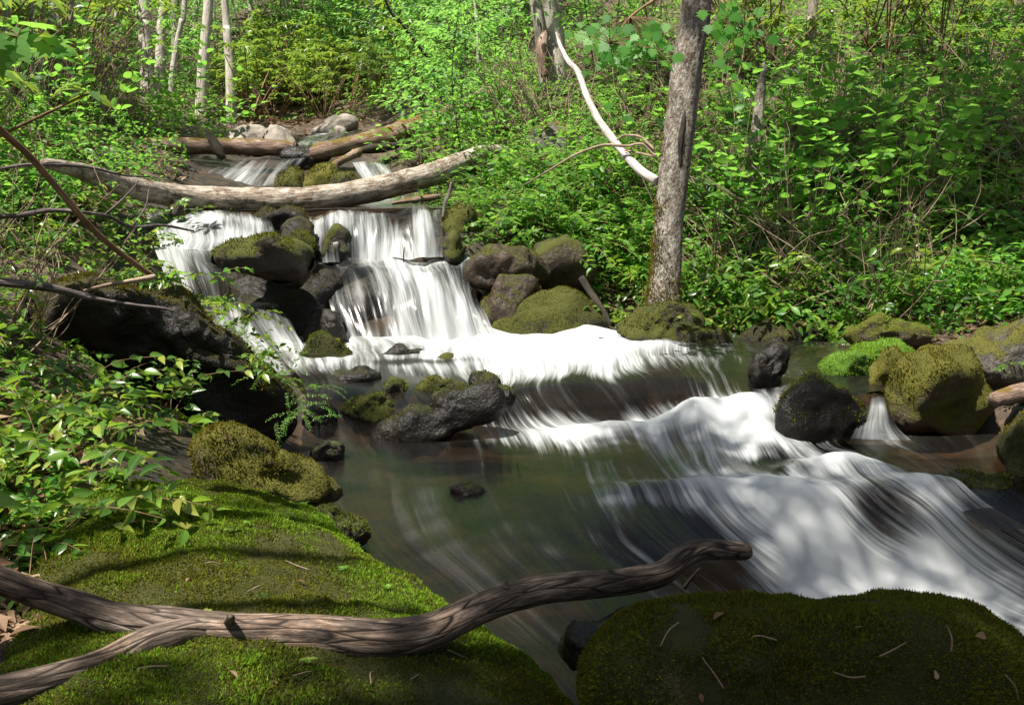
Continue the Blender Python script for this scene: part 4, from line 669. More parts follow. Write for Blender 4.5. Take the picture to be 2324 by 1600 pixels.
wood('leaning_stick', 'long brown stick slanting down from the left edge', 'stick', 'limb', [(-60, 235, 3.1, 18), (0, 295, 3.2, 17), (70, 358, 3.3, 16), (140, 440, 3.4, 15), (210, 520, 3.5, 15), (280, 580, 3.6, 14), (348, 628, 3.7, 13)], M['stem_brown'], 8, 10, .12, 20, 10)
wood('dry_stick', 'short pale stick lying across the rotten plank', 'stick', 'limb', [(352, 628, 3.65, 14), (300, 638, 3.6, 11), (240, 648, 3.55, 9), (190, 660, 3.5, 7)], M['twig'], 7, 8, .12, 20, 11)
wood('rotten_plank', 'split grey rotten limb poking in from the left edge', 'dead wood', 'limb', [(-80, 630, 3.3, 44), (0, 640, 3.35, 42), (90, 650, 3.4, 38), (170, 668, 3.5, 32), (240, 682, 3.55, 18), (320, 694, 3.6, 16), (380, 702, 3.65, 14), (412, 716, 3.68, 6)], M['wood_grey'], 10, 10, .3, 14, 12, .5)
wood('grey_twig', 'thin grey arched twig above the left end of the spanning log', 'twig', 'limb', [(-60, 400, 4.4, 8), (30, 378, 4.5, 8), (110, 374, 4.6, 8), (200, 380, 4.8, 7), (280, 398, 5.0, 5), (340, 402, 5.2, 4)], M['wood_grey'], 6, 8, .1, 20, 13)
t = wood('grey_branch', 'crooked grey branch with side twigs over the left cascade', 'branch', 'limb', [(-60, 492, 4.2, 14), (40, 490, 4.3, 12), (110, 478, 4.4, 11), (180, 482, 4.5, 9), (240, 490, 4.7, 8), (300, 515, 4.9, 8), (370, 512, 5.1, 7), (440, 525, 5.3, 4)], M['wood_grey'], 7, 8, .15, 20, 14)
limb(t, 'twig', [(238, 488, 4.7, 6), (275, 455, 4.75, 5), (300, 430, 4.8, 4), (315, 410, 4.85, 3)], M['wood_grey'], 5, 5); limb(t, 'twig', [(300, 515, 4.9, 5), (330, 470, 4.95, 4), (338, 430, 5, 3)], M['wood_grey'], 5, 5)
t = wood('bleached_branch', 'long bleached bare branch hanging against the leaning trunk', 'branch', 'limb', [(1490, 412, 6.35, 22), (1450, 385, 6.45, 20), (1405, 335, 6.65, 19), (1360, 275, 6.85, 17), (1330, 215, 7.05, 15), (1312, 165, 7.25, 14), (1290, 140, 7.35, 12), (1272, 105, 7.55, 9), (1262, 75, 7.65, 4)], M['branch_white'], 10, 8, .14, 16, 15)
limb(t, 'side_branch', [(1488, 355, 6.35, 8), (1460, 328, 6.45, 7), (1420, 332, 6.50, 7), (1370, 330, 6.60, 7), (1310, 350, 6.75, 6), (1250, 385, 6.95, 5), (1190, 420, 7.15, 3)], M['twig'], 6, 8, .1); limb(t, 'side_branch', [(1484, 340, 6.35, 6), (1455, 312, 6.45, 6), (1420, 308, 6.55, 6), (1400, 318, 6.60, 4)], M['twig'], 6, 6, .1); limb(t, 'side_branch', [(1490, 358, 6.35, 6), (1460, 350, 6.45, 6), (1418, 342, 6.55, 4)], M['twig'], 6, 6, .1)
wood('mossy_log', 'short mossy log wedged against the right side of the big golden green boulder', 'log', 'trunk', [(2255, 905, 4.15, 34), (2300, 895, 4.2, 46), (2360, 885, 4.25, 50), (2450, 870, 4.3, 50)], M['bark_mosslog'], 12, 8, .2, 14, 16)
wood('lichened_stick', 'grey lichened stick hanging at the right end of the upper curtain', 'stick', 'limb', [(1026, 415, 7.2, 9), (1020, 435, 7.2, 9), (1010, 460, 7.15, 9), (1004, 495, 7.1, 6)], M['wood_grey'], 6, 8, .2, 20, 17)
wood('dark_root', 'dark root hanging down the right bank beside the mossy dome', 'root', 'limb', [(1320, 630, 6.0, 16), (1345, 670, 5.95, 15), (1370, 705, 5.9, 12), (1385, 735, 5.88, 8)], M['bark_dark'], 7, 8, .2, 20, 18)
wood('dead_stub', 'thin dark upright stick on the lip of the main fall', 'stick', 'limb', [(916, 596, 6.75, 3), (916, 578, 6.75, 3), (918, 560, 6.75, 2)], M['bark_dark'], 5, 4, .1)

# ------------------------------------------------------------------ trees
WIN = [(*PZ(620, 1190, .1), .5), (*PZ(820, 1330, .06), .33), (*PZ(500, 1340, .14), .3), (*P(330, 960, 2.9), .42), (*P(80, 1000, 2.9), .25), (*P(600, 1040, 3.2), .35), (*P(60, 1560, 1.65), .1), (*P(480, 1140, 2.8), .3), (*P(1990, 790, 5.0), .45), (*P(2150, 800, 4.3), .35),
       (*P(620, 850, 4.0), .4), (*P(100, 650, 3.5), .6), (*P(2250, 650, 5.3), .6), (*P(1850, 150, 10), 1.), (*P(330, 1330, 1.9), .12), (*P(60, 90, 2.5), .75), (*P(620, 400, 9.5), .8)]   # sun windows cut through the unseen crowns to light chosen spots
def clump(mb, rng, c, r, n, size, tpl=LEAF_LO, flat=.6):
    p = rng.normal(size=(n, 3)); p = unit(p) * (rng.rand(n, 1) ** .45) * r * (1, 1, flat) + c
    for wx, wy, wz, wr in (WIN if c[2] > 4 else ()):
        q = p - (wx, wy, wz); q = np.linalg.norm(q - (q @ SUN)[:, None] * SUN, axis=1); p = p[q > wr * (.75 + .5 * rng.rand(len(q)))]
    n = len(p)
    d = rng.normal(size=(n, 3)); d[:, 2] *= .4; leaves(mb, p, d, rng.normal(0, .45, (n, 3)) + (0, 0, 1), size * (.7 + .6 * rng.rand(n)), tpl)
rng = np.random.RandomState(11)
cb = MB()
for k in range(9): clump(cb, rng, rng.normal(0, 1, 3) * (1.0, 1.0, .7), .75, 90, .2)
CROWN = cb.mesh('crown', False); CROWN.materials.append(M['canopy'])
def tree(label, pts, m, height=9., seg=12, group=None, crown=True, amp=.08, roots=0., name='tree', sc=.55):
    """pts from the base upward: (px, py, D, thickness px); carried on above the frame"""
    w = [P(a, b, d) for a, b, d, t in pts]; r = [t * K * d / 2 for a, b, d, t in pts]
    base = w[0].copy(); g = gz(base[0], base[1])[0]; base[2] = min(base[2], g) - .1; w = [base] + w[1:] ; dv = unit(w[-1] - w[-2]); dv = unit(dv * (1, 1, 1) + np.array((0, 0, .6)))
    top = w[-1] + dv * max(.12, height - (w[-1][2] - base[2])); mid = (w[-1] + top) / 2 + rng.normal(0, .06, 3) * min(1, np.linalg.norm(top - w[-1]))
    t = thing(name, base, label, 'tree', group); mb = MB(); rr = list(r); rr[0] *= 1 + roots
    tube(mb, w + [mid, top], rr + [r[-1] * .8, r[-1] * .35], seg, 8, amp, 10, rng.randint(99)); obj('trunk', mb, m, t)
    if crown:
        o = bpy.data.objects.new('crown', CROWN); C.objects.link(o); o.parent = t; o.location = Vector(top - base) ; o.rotation_euler = (0, 0, rng.rand() * 6.3); o.scale = (sc, sc, sc)
    return t, top
BG = 'slender pale trunks of the background wood'
tree('pale straight trunk at the left of the background group of trunks', [(336, 235, 15, 36), (333, 150, 15, 31), (328, 60, 15, 29), (330, -10, 15, 29)], M['bark_pale'])
tree('second pale trunk in the background group, just right of the leftmost', [(362, 240, 15.5, 26), (363, 150, 15.5, 23), (366, 60, 15.5, 20), (372, -10, 15.5, 20)], M['bark_pale'])
tree('thin crooked trunk leaning right within the background group', [(384, 230, 15.2, 16), (390, 180, 15.2, 14), (400, 110, 15.2, 13), (412, 50, 15.2, 12), (420, -10, 15.2, 12)], M['bark_pale'])
tree('grey trunk rising behind the thin crooked one', [(396, 200, 17, 19), (398, 110, 17, 19), (398, -10, 17, 18)], M['bark_grey'])
tree('mottled trunk with a brown foot left of the brightest trunk', [(455, 265, 14.5, 31), (460, 170, 14.5, 26), (466, 90, 14.5, 23), (474, -10, 14.5, 22)], M['bark_pale'])
tree('brightest slim white trunk left of the red leaf bank', [(524, 275, 14.2, 25), (523, 170, 14.2, 22), (516, 80, 14.2, 19), (509, -10, 14.2, 17)], M['bark_pale'])
tree('short lit pale trunk among maples in the upper middle', [(838, 150, 17, 17), (842, 80, 17, 16), (846, -10, 17, 14)], M['bark_pale'])
tree('dark thin sapling leaning left above the right upper log', [(1025, 245, 11.4, 10), (985, 160, 11.3, 9), (950, 105, 11.2, 8), (905, 45, 11.1, 7), (870, -10, 11, 6)], M['bark_dark'], 5., 8, None, False)
tree('pale leaning trunk foot at the far left', [(85, 205, 11, 17), (98, 150, 11, 15), (110, 100, 11, 14), (124, -10, 11, 12)], M['bark_pale'])
tree('dark mossy trunk at the top left corner', [(20, 240, 10, 18), (16, 120, 10, 16), (14, -10, 10, 15)], M['bark_grey'])
tree('thin grey stem between the leaning foot and the corner trunk', [(74, 225, 10, 6), (74, 120, 10, 5), (72, -10, 10, 5)], M['bark_grey'], 5, 6, None, False)
tree('thin grey stem left of the dark evergreen clump', [(150, 150, 12, 9), (156, 70, 12, 8), (162, -10, 12, 8)], M['bark_grey'], 6, 6, None, False)
tree('thin pale stem far back at the top above the red leaf bank', [(600, 55, 24, 8), (602, 20, 24, 8), (603, -15, 24, 7)], M['bark_pale'], 8, 6)
tree('pale trunk far back at the upper left, left of the straight pale trunk', [(262, 190, 19, 18), (264, 90, 19, 17), (268, -10, 19, 16)], M['bark_pale'])
tree('slim pale trunk far back right of the brightest trunk', [(575, 170, 20, 14), (572, 80, 20, 13), (566, -10, 20, 12)], M['bark_pale'])
tree('slim pale trunk far back leaning right over the red leaf bank', [(640, 150, 21, 12), (650, 80, 21, 11), (664, -10, 21, 10)], M['bark_pale'])
tree('slim grey trunk far back left of the mottled trunk', [(438, 190, 19, 13), (440, 90, 19, 12), (444, -10, 19, 11)], M['bark_grey'])
tree('thin pale stem far back between the maples', [(668, 60, 24, 9), (672, 20, 24, 8), (675, -15, 24, 8)], M['bark_pale'], 8, 6)
tree('thin grey stem far back left of the twin trunk', [(1086, 110, 16, 8), (1082, 50, 16, 8), (1076, -15, 16, 7)], M['bark_pale'], 8, 6)
tree('slim pale stem standing far back beside the twin trunk', [(1154, 60, 19, 10), (1152, 20, 19, 9), (1148, -15, 19, 9)], M['bark_pale'], 8, 6)
t, _ = tree('twin trunked tree with a mossy hollow foot on the slope', [(1262, 205, 10.3, 66), (1258, 150, 10.3, 54), (1258, 80, 10.3, 47), (1252, -10, 10.3, 46)], M['bark_pale'], 10, 14)
limb(t, 'second_trunk', [(1248, 205, 10.2, 44), (1232, 130, 10.2, 30), (1224, 60, 10.2, 26), (1210, -10, 10.2, 25), (1180, -160, 10.2, 22), (1150, -400, 10.2, 14)], M['bark_grey'], 12, 8, .1, 10, 3)
limb(t, 'moss_foot', [(1238, 175, 10.05, 20), (1232, 130, 10.05, 26), (1232, 95, 10.1, 24), (1240, 72, 10.15, 10)], M['bark_mosslog'], 10, 8, .2)
TD = 6.35
t, _ = tree('leaning lichened trunk on the right bank beside the pool', [(1500, 735, TD, 100), (1506, 690, TD, 80), (1513, 600, TD, 67), (1521, 480, TD, 66), (1529, 390, TD, 68), (1544, 280, TD, 69), (1559, 160, TD, 70), (1573, 60, TD, 67), (1584, -20, TD, 66)], M['bark_trunk'], 8, 28, None, True, .09)
limb(t, 'bark_split', [(1533, 440, TD - .07, 6), (1540, 380, TD - .078, 12), (1543, 330, TD - .083, 14), (1552, 270, TD - .087, 13), (1556, 210, TD - .085, 8), (1560, 180, TD - .08, 3)], M['bark_dark'], 6, 6, .5)
limb(t, 'root', [(1520, 700, TD - .05, 40), (1560, 745, TD - .13, 26), (1590, 770, TD - .2, 14)], M['bark_trunk'], 10, 8, .3)
mb = MB(); tm = [c for c in C.objects if c.parent == t and c.name.startswith('trunk')][0].data; vv = np.empty(len(tm.vertices) * 3, np.float32); tm.vertices.foreach_get('co', vv); vv = vv.reshape(-1, 3) ; ff = np.array([list(q.vertices)[:3] for q in tm.polygons] + [[q.vertices[0], q.vertices[2], q.vertices[3]] for q in tm.polygons if len(q.vertices) == 4])
moss_tufts(mb, vv.astype(float), ff, 26000, .018, .0045, np.random.RandomState(4), lambda c, n: np.clip(1.5 - (c[:, 2] - vv[:, 2].min()) / .6 + .8 * perlin(c * 9) - .6 * n[:, 0] - .3, 0, 1) + .5 * (n[:, 0] < -.75) * (c[:, 2] < 1.6) * np.clip(perlin(c * 6) * 3, 0, 1))
obj('moss', mb, M['mossgold'], t, False)
tree('grey mossy trunk half hidden behind the leaning trunk', [(1690, 470, 7.6, 34), (1702, 390, 7.6, 30), (1718, 300, 7.6, 26), (1726, 220, 7.6, 22), (1730, 180, 7.6, 17)], M['bark_trunk'], .6, 12, None, False, .2)
tree('dim trunk on the slope at the top right of the leaning trunk', [(1838, 110, 10.5, 26), (1842, 50, 10.5, 24), (1846, -10, 10.5, 22)], M['bark_grey'], 8, 10)

# shade trees standing behind and beside the photographer: their crowns dapple the light
def shade_tree(label, foot, targets, h, leaf):
    base = np.array((foot[0], foot[1], gz(foot[0], foot[1])[0] - .2)); t = thing('shade_tree', base, label, 'tree')
    cs = [np.array((x, y, z)) + SUN * (hh / SUN[2]) for x, y, z, r, n, hh in targets]; fork = np.mean(cs, 0) * (.5, .5, 0) + base * (.5, .5, 0) + (0, 0, h * .5)
    tr = MB(); tube(tr, [base, base * .5 + fork * .5 + (.1, 0, 0), fork], [.22, .18, .15], 12, 6, .08, 8, 1); obj('trunk', tr, M['bark_grey'], t)
    lm = MB(); cr = MB()
    for c, (x, y, z, r, n, hh) in zip(cs, targets):
        tube(lm, [fork, fork * .5 + c * .5 + (0, 0, -.3), c], [.045, .025, .008], 7, 5, .1, 8, 2)
        nl = int(n * 2.6 * r * r / (.154 * leaf * leaf)); k = max(2, nl // 160)
        for q in range(k): clump(cr, rng, c + rng.normal(0, .5, 3) * r * (1, 1, .4), r * .55, nl // k, leaf)
    obj('limbs', lm, M['bark_grey'], t); obj('crown', cr, M['canopy'], t, False)
SHADE = [   # crown limbs: (x, y, z) shaded, radius, leaf layers overhead, height
 ('tall shade tree behind the photographer whose crown darkens the foreground', (-2.6, -3.2), [(1.0, 1.9, 0, 1.0, 1.9, 8), (.35, 1.8, 0, .7, 1.5, 8.4), (1.6, 2.7, -.3, .9, .55, 8.8), (.5, 2.9, -.2, .8, 1.5, 9.), (-.8, 1.6, 0, .5, 1.0, 8)], 8, .085),
 ('tall shade tree left of the photographer whose crown darkens the pool', (-4.2, -1.0), [(.5, 3.9, -.15, .7, 1.1, 9), (1.5, 3.8, -.15, .8, .55, 9.5), (-.9, 4.0, .2, .45, 1.2, 8.6), (0., 3.6, -.15, .6, 1.5, 9.2), (.9, 4.2, -.15, .6, .55, 9.), (2.0, 3.2, -.3, .9, .55, 9.2)], 8.5, .085),
 ('shade tree right of the photographer whose crown dapples the right bank', (4.6, -2.0), [(3.1, 6.4, .6, .9, 1.6, 10), (4.6, 6.9, 1.2, 1.0, 2.4, 10), (2.2, 7.0, .6, .6, 1.1, 10), (3.6, 8.2, 1.2, .9, 1.5, 10.5), (5.2, 8.6, 1.8, 1.0, 2.4, 10.5), (3.0, 7.5, .8, .9, 1.0, 10), (4.3, 8.1, 1.4, 1.1, 1.3, 10.5), (2.4, 8.6, 1.2, .8, .9, 10.5), (1.3, 8.2, .8, .6, .8, 10), (3.6, 5.9, .4, .6, 1.0, 10), (2.6, 10.4, 2.2, 1.1, 1.0, 10.5)], 8.5, .15),
 ('shade tree on the left slope whose crown dims the upper left wood', (-9.5, 3.5), [(-5.0, 10.5, 2.2, 1.5, 1.1, 10), (-3.7, 6.6, .9, .8, .9, 9.5), (-4.6, 7.8, 1.2, 1.0, 1.1, 10), (-7.5, 13., 3., 1.6, 1.0, 11)], 8.5, .16),
]
for a in SHADE: shade_tree(*a)

# ------------------------------------------------------------------ undergrowth prototypes
def stems_and_leaves(seed, n, L, e0, gravity, leaf, nl, tpl, width, r0=.003, spread=.12, t0=.25, pair=False, lift=.25, tilt=.5, wob=.25):
    rg = np.random.RandomState(seed); st = MB(); lv = MB()
    for k in range(n):
        az = rg.rand() * 6.283; el = rad(e0) + rg.normal(0, .25); l = L * (.55 + .65 * rg.rand()); m = 8
        d = np.array((math.cos(az) * math.cos(el), math.sin(az) * math.cos(el), math.sin(el))); p = np.array((rg.normal(0, spread), rg.normal(0, spread), -.03)); pts = [p]
        for j in range(m - 1):
            d = unit(d + np.array((0, 0, -gravity)) / m + rg.normal(0, wob / m ** .5 * .4, 3)); p = p + d * l / (m - 1); pts.append(p)
        pts = np.array(pts); tube(st, pts[::2] if len(pts[::2]) > 2 else pts, np.linspace(r0, r0 * .35, len(pts[::2])), 4, 2, 0, ends=False)
        q = catmull(pts, 6); tt = np.linspace(t0, 1, nl) + rg.normal(0, .01, nl); idx = np.clip((tt * (len(q) - 1)).astype(int), 0, len(q) - 2)
        T = unit(q[idx + 1] - q[idx]); side = unit(np.cross(T, (0, 0, 1.)) + 1e-3)
        for sgn in ((1, -1) if pair else (None,)):
            s = np.where(np.arange(nl) % 2, 1., -1.)[:, None] if sgn is None else sgn
            dd = unit(T * .55 + side * s + rg.normal(0, .28, (nl, 3)) + np.array((0, 0, lift))); nn = np.array((0, 0, 1.)) + rg.normal(0, tilt, (nl, 3))
            leaves(lv, q[idx], dd, nn, leaf * (.6 + .6 * rg.rand(nl)) * np.interp(tt, (0, .8, 1), (1, 1, .7)), tpl, width)
    return st, lv
def sprays(seed, H, n, leaf, tpl, L=.8, nl=26, r0=.007, flat=.15):
    """upright sapling whose branches carry level sprays of leaves"""
    rg = np.random.RandomState(seed); st = MB(); lv = MB()
    top = np.array((rg.normal(0, .15), rg.normal(0, .15), H)); mid = top * .5 + rg.normal(0, .06, 3); tr = tube(st, [np.array((0, 0, -.08)), mid, top], [r0, r0 * .75, r0 * .3], 6, 6)
    for k in range(n):
        f = .25 + .75 * (k + rg.rand()) / n; b = tr[min(int(f * (len(tr) - 1)), len(tr) - 1)]; az = k * 2.4 + rg.rand(); l = L * (1.15 - .6 * f) * (.7 + .5 * rg.rand())
        e = b + np.array((math.cos(az) * l, math.sin(az) * l, flat * l + rg.normal(0, .05))); c = (b + e) / 2 + (0, 0, .08 * l); br = tube(st, [b, c, e], [r0 * .45, r0 * .3, r0 * .12], 4, 4, ends=False)
        u = .25 + .8 * rg.rand(nl); q = b + (e - b) * u[:, None] + np.array((0, 0, .05 * l)); w = l * .34 * (1.15 - u)
        off = np.column_stack([-math.sin(az) * (x := rg.normal(0, 1, nl) * w), math.cos(az) * x, rg.normal(0, .035, nl)]); q = q + off
        dd = np.column_stack([np.full(nl, math.cos(az)), np.full(nl, math.sin(az)), np.full(nl, -.25)]) + rg.normal(0, .5, (nl, 3)) * (1, 1, .5)
        leaves(lv, q, dd, np.array((0, 0, 1.)) + rg.normal(0, .35, (nl, 3)), leaf * (.6 + .7 * rg.rand(nl)), tpl)
    return st, lv
def whorls(seed, n, L, leaf, per):
    rg = np.random.RandomState(seed); st = MB(); lv = MB()
    for k in range(n):
        az = rg.rand() * 6.283; el = .7 + .6 * rg.rand(); l = L * (.5 + .6 * rg.rand()); e = np.array((math.cos(az) * math.cos(el), math.sin(az) * math.cos(el), math.sin(el))) * l
        tube(st, [np.array((0, 0, -.05)), e * .5 + (0, 0, .06 * l), e], [.008, .006, .004], 5, 4, ends=False)
        for c in ([e] + [e + rg.normal(0, .14, 3) for _ in range(3)]):
            a = np.arange(per) / per * 6.283 + rg.rand(); dd = np.column_stack([np.cos(a), np.sin(a), np.full(per, -.15)]) + rg.normal(0, .2, (per, 3))
            leaves(lv, np.repeat(c[None], per, 0), dd, np.array((0, 0, 1.)) + rg.normal(0, .25, (per, 3)), leaf * (.7 + .5 * rg.rand(per)), LEAF_SLIM, 1.2)
    return st, lv
def canes(seed, n, L):
    """bare twiggy tangle"""
    rg = np.random.RandomState(seed); st = MB()
    for k in range(n):
        az = rg.rand() * 6.283; el = .5 + .9 * rg.rand(); l = L * (.5 + .6 * rg.rand()); d = np.array((math.cos(az) * math.cos(el), math.sin(az) * math.cos(el), math.sin(el)))
        p0 = np.array((rg.normal(0, .1), rg.normal(0, .1), -.03)); p1 = p0 + d * l * .5 + rg.normal(0, .04, 3) * l; p2 = p0 + d * l + rg.normal(0, .12, 3) * l; r = .0035 + .0025 * rg.rand()
        q = tube(st, [p0, p1, p2], [r, r * .75, r * .35], 5, 5, ends=False)
        for j in range(rg.randint(1, 4)):
            b = q[rg.randint(3, len(q) - 1)]; e = b + unit(d + rg.normal(0, .6, 3)) * l * (.2 + .3 * rg.rand()); tube(st, [b, (b + e) / 2 + rg.normal(0, .03, 3) * l, e], [r * .55, r * .45, r * .2], 4, 3, ends=False)
    return st
def proto(kind, st, lv, sm, lm):
    a = st.mesh('stems'); a.materials.append(M[sm]); b = None
    if lv is not None: b = lv.mesh('foliage', True); b.materials.append(M[lm])
    return kind, a, b
PR = {
 'hobble': [proto('hobble', *stems_and_leaves(100 + k, 11, .62, 52, 1.9, .085, 12, LEAF_HI, 1.05, .0028, .12, lift=-.12, tilt=.75), 'stem_brown', 'hobble') for k in range(4)],
 'shrub': [proto('shrub', *stems_and_leaves(200 + k, 12, .66, 50, 1.6, .074, 12, LEAF_MID, 1.1, .0032, .13, lift=.0, tilt=.6), 'stem_brown', 'fern') for k in range(4)],
 'fern': [proto('fern', *stems_and_leaves(300 + k, 18, .52, 40, 1.5, .045, 18, LEAF_SLIM, 1.2, .0022, .14, .15, True, .1, .35), 'stem_brown', 'fern') for k in range(4)],
 'round': [proto('round', *stems_and_leaves(400 + k, 12, 1.05, 62, .6, .085, 6, LEAF_ROUND, 1., .0045, .09, .35, True, .1, .35, .4), 'twig', 'bright') for k in range(3)],
 'maple': [proto('maple', *sprays(500 + k, 1.7, 16, .075, LEAF_LO, .85, 40), 'bark_dark', 'maple') for k in range(4)],
 'tallmaple': [proto('tallmaple', *sprays(520 + k, 3.2, 26, .085, LEAF_LO, 1.15, 46, .012), 'bark_pale', 'maple') for k in range(3)],
 'rhodo': [proto('rhodo', *whorls(600 + k, 12, .9, .11, 9), 'stem_brown', 'rhodo') for k in range(3)],
 'canes': [proto('canes', canes(700 + k, 14, .9), None, 'twig', None) for k in range(4)],
}
KIND = {'hobble': ('shrub', 'shrub', 'arching shrub with large glossy leaves'), 'shrub': ('shrub', 'shrub', 'leafy shrub with small pointed leaves'), 'fern': ('fern', 'fern', 'low feathery green fern'),
        'round': ('shrub', 'shrub', 'upright twiggy shrub with round bright leaves'), 'maple': ('maple_sapling', 'sapling', 'young maple with level sprays of fresh leaves'), 'tallmaple': ('maple_sapling', 'sapling', 'tall young maple with level sprays of fresh leaves'),
        'rhodo': ('evergreen_shrub', 'evergreen shrub', 'evergreen shrub with long leaves in rosettes'), 'canes': ('twig_tangle', 'twigs', 'tangle of bare tan twigs')}
def plant(kind, k, loc, rot, sc, place, lean=(0, 0)):
    _, a, b = PR[kind][k % len(PR[kind])]; name, cat, d = KIND[kind]; t = thing(name, loc, d + ' ' + place, cat, d + ' ' + place); t.rotation_euler = (lean[0], lean[1], rot); t.scale = (sc, sc, sc)
    for me, n in ((a, 'stems'), (b, 'foliage')):
        if me is None: continue
        o = bpy.data.objects.new(n, me); C.objects.link(o); o.parent = t
    return t
from itertools import count
def inpoly(x, y, poly):
    r = np.zeros(len(x), bool); n = len(poly)
    for i in range(n):
        (x0, y0), (x1, y1) = poly[i], poly[(i + 1) % n]; c = ((y0 > y) != (y1 > y)); r ^= c & (x < (x1 - x0) * (y - y0) / (y1 - y0 + 1e-9) + x0)
    return r
prng = np.random.RandomState(21)
def scatter(poly, n, kinds, lo, hi, place, tilt=.12, avoid=True):
    """root n plants on the ground seen through a region of the photo"""
    P_ = np.array(poly, float); x0, y0 = P_.min(0); x1, y1 = P_.max(0); xs = []; 
    # best-candidate sampling for even spacing
    pts = np.empty((0, 2))
    while len(pts) < n:
        c = np.column_stack([x0 + (x1 - x0) * prng.rand(24), y0 + (y1 - y0) * prng.rand(24)]); c = c[inpoly(c[:, 0], c[:, 1], poly)]
        if not len(c): continue
        if len(pts): c = c[np.argmax(np.min(((c[:, None] - pts[None]) ** 2).sum(-1), 1))][None]
        else: c = c[:1]
        pts = np.concatenate([pts, c])
    q, ok = hit(pts[:, 0], pts[:, 1]); w = wetness(q[:, 0], q[:, 1])
    for i in range(n):
        if not ok[i] or (avoid and w[i] > .85): continue
        kd = kinds[prng.randint(len(kinds))]
        plant(kd, prng.randint(9), q[i] - (0, 0, .02), prng.rand() * 6.283, lo + (hi - lo) * prng.rand(), place, tuple(prng.normal(0, tilt, 2)))
# left bank
scatter([(-60, 960), (230, 900), (420, 960), (470, 1080), (330, 1120), (200, 1330), (-60, 1330)], 34, ['hobble'], .5, .82, 'on the left foreground bank', tilt=.08)
scatter([(-80, 560), (120, 560), (330, 600), (300, 680), (-80, 900)], 18, ['hobble', 'hobble', 'canes'], .55, .8, 'over the black overhanging boulder', avoid=False)
scatter([(-80, 400), (100, 430), (330, 500), (420, 540), (330, 590), (-80, 560)], 22, ['hobble', 'shrub', 'hobble', 'shrub'], .55, .85, 'under the left end of the spanning log', avoid=False)
scatter([(-80, 200), (250, 230), (420, 260), (480, 330), (330, 345), (60, 345), (-80, 330)], 34, ['shrub', 'shrub', 'round', 'canes', 'hobble'], .9, 1.35, 'on the left bank behind the spanning log', avoid=False)
scatter([(-80, -20), (330, -20), (330, 210), (-80, 220)], 30, ['rhodo', 'canes', 'rhodo', 'shrub', 'maple'], 1.2, 2., 'in the upper left wood', avoid=False)
scatter([(300, 120), (560, 180), (560, 300), (330, 280)], 17, ['shrub', 'canes', 'maple'], 1., 1.5, 'at the feet of the pale background trunks', avoid=False)
scatter([(560, 215), (760, 190), (950, 230), (900, 270), (560, 285)], 18, ['rhodo', 'shrub', 'rhodo'], 1., 1.5, 'above the head of the stream', avoid=False)
# maples of the back slope
scatter([(640, 40), (1160, 40), (1180, 200), (900, 240), (700, 190)], 46, ['maple', 'maple', 'tallmaple', 'canes'], .9, 1.4, 'on the back slope')
scatter([(330, -60), (700, -60), (700, 110), (560, 180), (380, 120)], 13, ['tallmaple', 'maple', 'canes'], .9, 1.4, 'between the pale background trunks')
scatter([(-100, -120), (2400, -120), (2400, -20), (-100, -20)], 36, ['tallmaple', 'rhodo', 'maple'], 1.2, 1.8, 'high on the far slope')
# right bank
scatter([(930, 270), (1120, 300), (1100, 360), (1010, 400), (900, 370)], 16, ['round', 'fern', 'maple'], .6, .95, 'between the two fallen logs on the right')
scatter([(1010, 420), (1250, 380), (1480, 480), (1480, 700), (1330, 650), (1200, 540), (1040, 540)], 44, ['fern', 'shrub', 'fern', 'shrub'], .8, 1.2, 'on the bank left of the leaning trunk')
scatter([(1100, 230), (1480, 210), (1480, 470), (1250, 380), (1120, 370)], 40, ['fern', 'fern', 'shrub', 'fern', 'canes'], .9, 1.3, 'on the slope below the twin trunk')
scatter([(1160, 20), (1520, 20), (1500, 220), (1280, 210), (1180, 190)], 34, ['fern', 'shrub', 'fern', 'maple'], 1., 1.5, 'high on the slope behind the leaning trunk')
scatter([(1590, 430), (2000, 420), (2380, 440), (2400, 700), (2150, 700), (1900, 735), (1600, 740)], 70, ['shrub', 'hobble', 'shrub', 'hobble', 'fern', 'canes'], .85, 1.25, 'low on the right bank over the water')
scatter([(1640, 330), (2150, 330), (2200, 560), (1800, 600), (1640, 520)], 26, ['round', 'shrub', 'round', 'shrub'], .9, 1.25, 'in the middle of the right bank')
scatter([(1590, 180), (2400, 180), (2400, 440), (1600, 430)], 56, ['fern', 'shrub', 'fern', 'shrub', 'canes'], .95, 1.4, 'in the thicket higher on the right bank')
scatter([(1600, 10), (2400, 10), (2400, 180), (1600, 180)], 46, ['fern', 'shrub', 'fern', 'rhodo'], 1.1, 1.6, 'near the top of the right slope')
scatter([(2400, 100), (2900, 100), (2900, 750), (2420, 750)], 16, ['fern', 'shrub', 'shrub'], 1.0, 1.4, 'farther along the right bank')
scatter([(2400, 720), (3100, 640), (3100, 1150), (2480, 1040)], 16, ['shrub', 'hobble', 'fern'], .8, 1.1, 'on the bare bank beyond the right edge', avoid=False)
scatter([(-500, 200), (-120, 200), (-120, 560), (-500, 700)], 10, ['shrub', 'rhodo'], 1., 1.4, 'farther along the left bank')

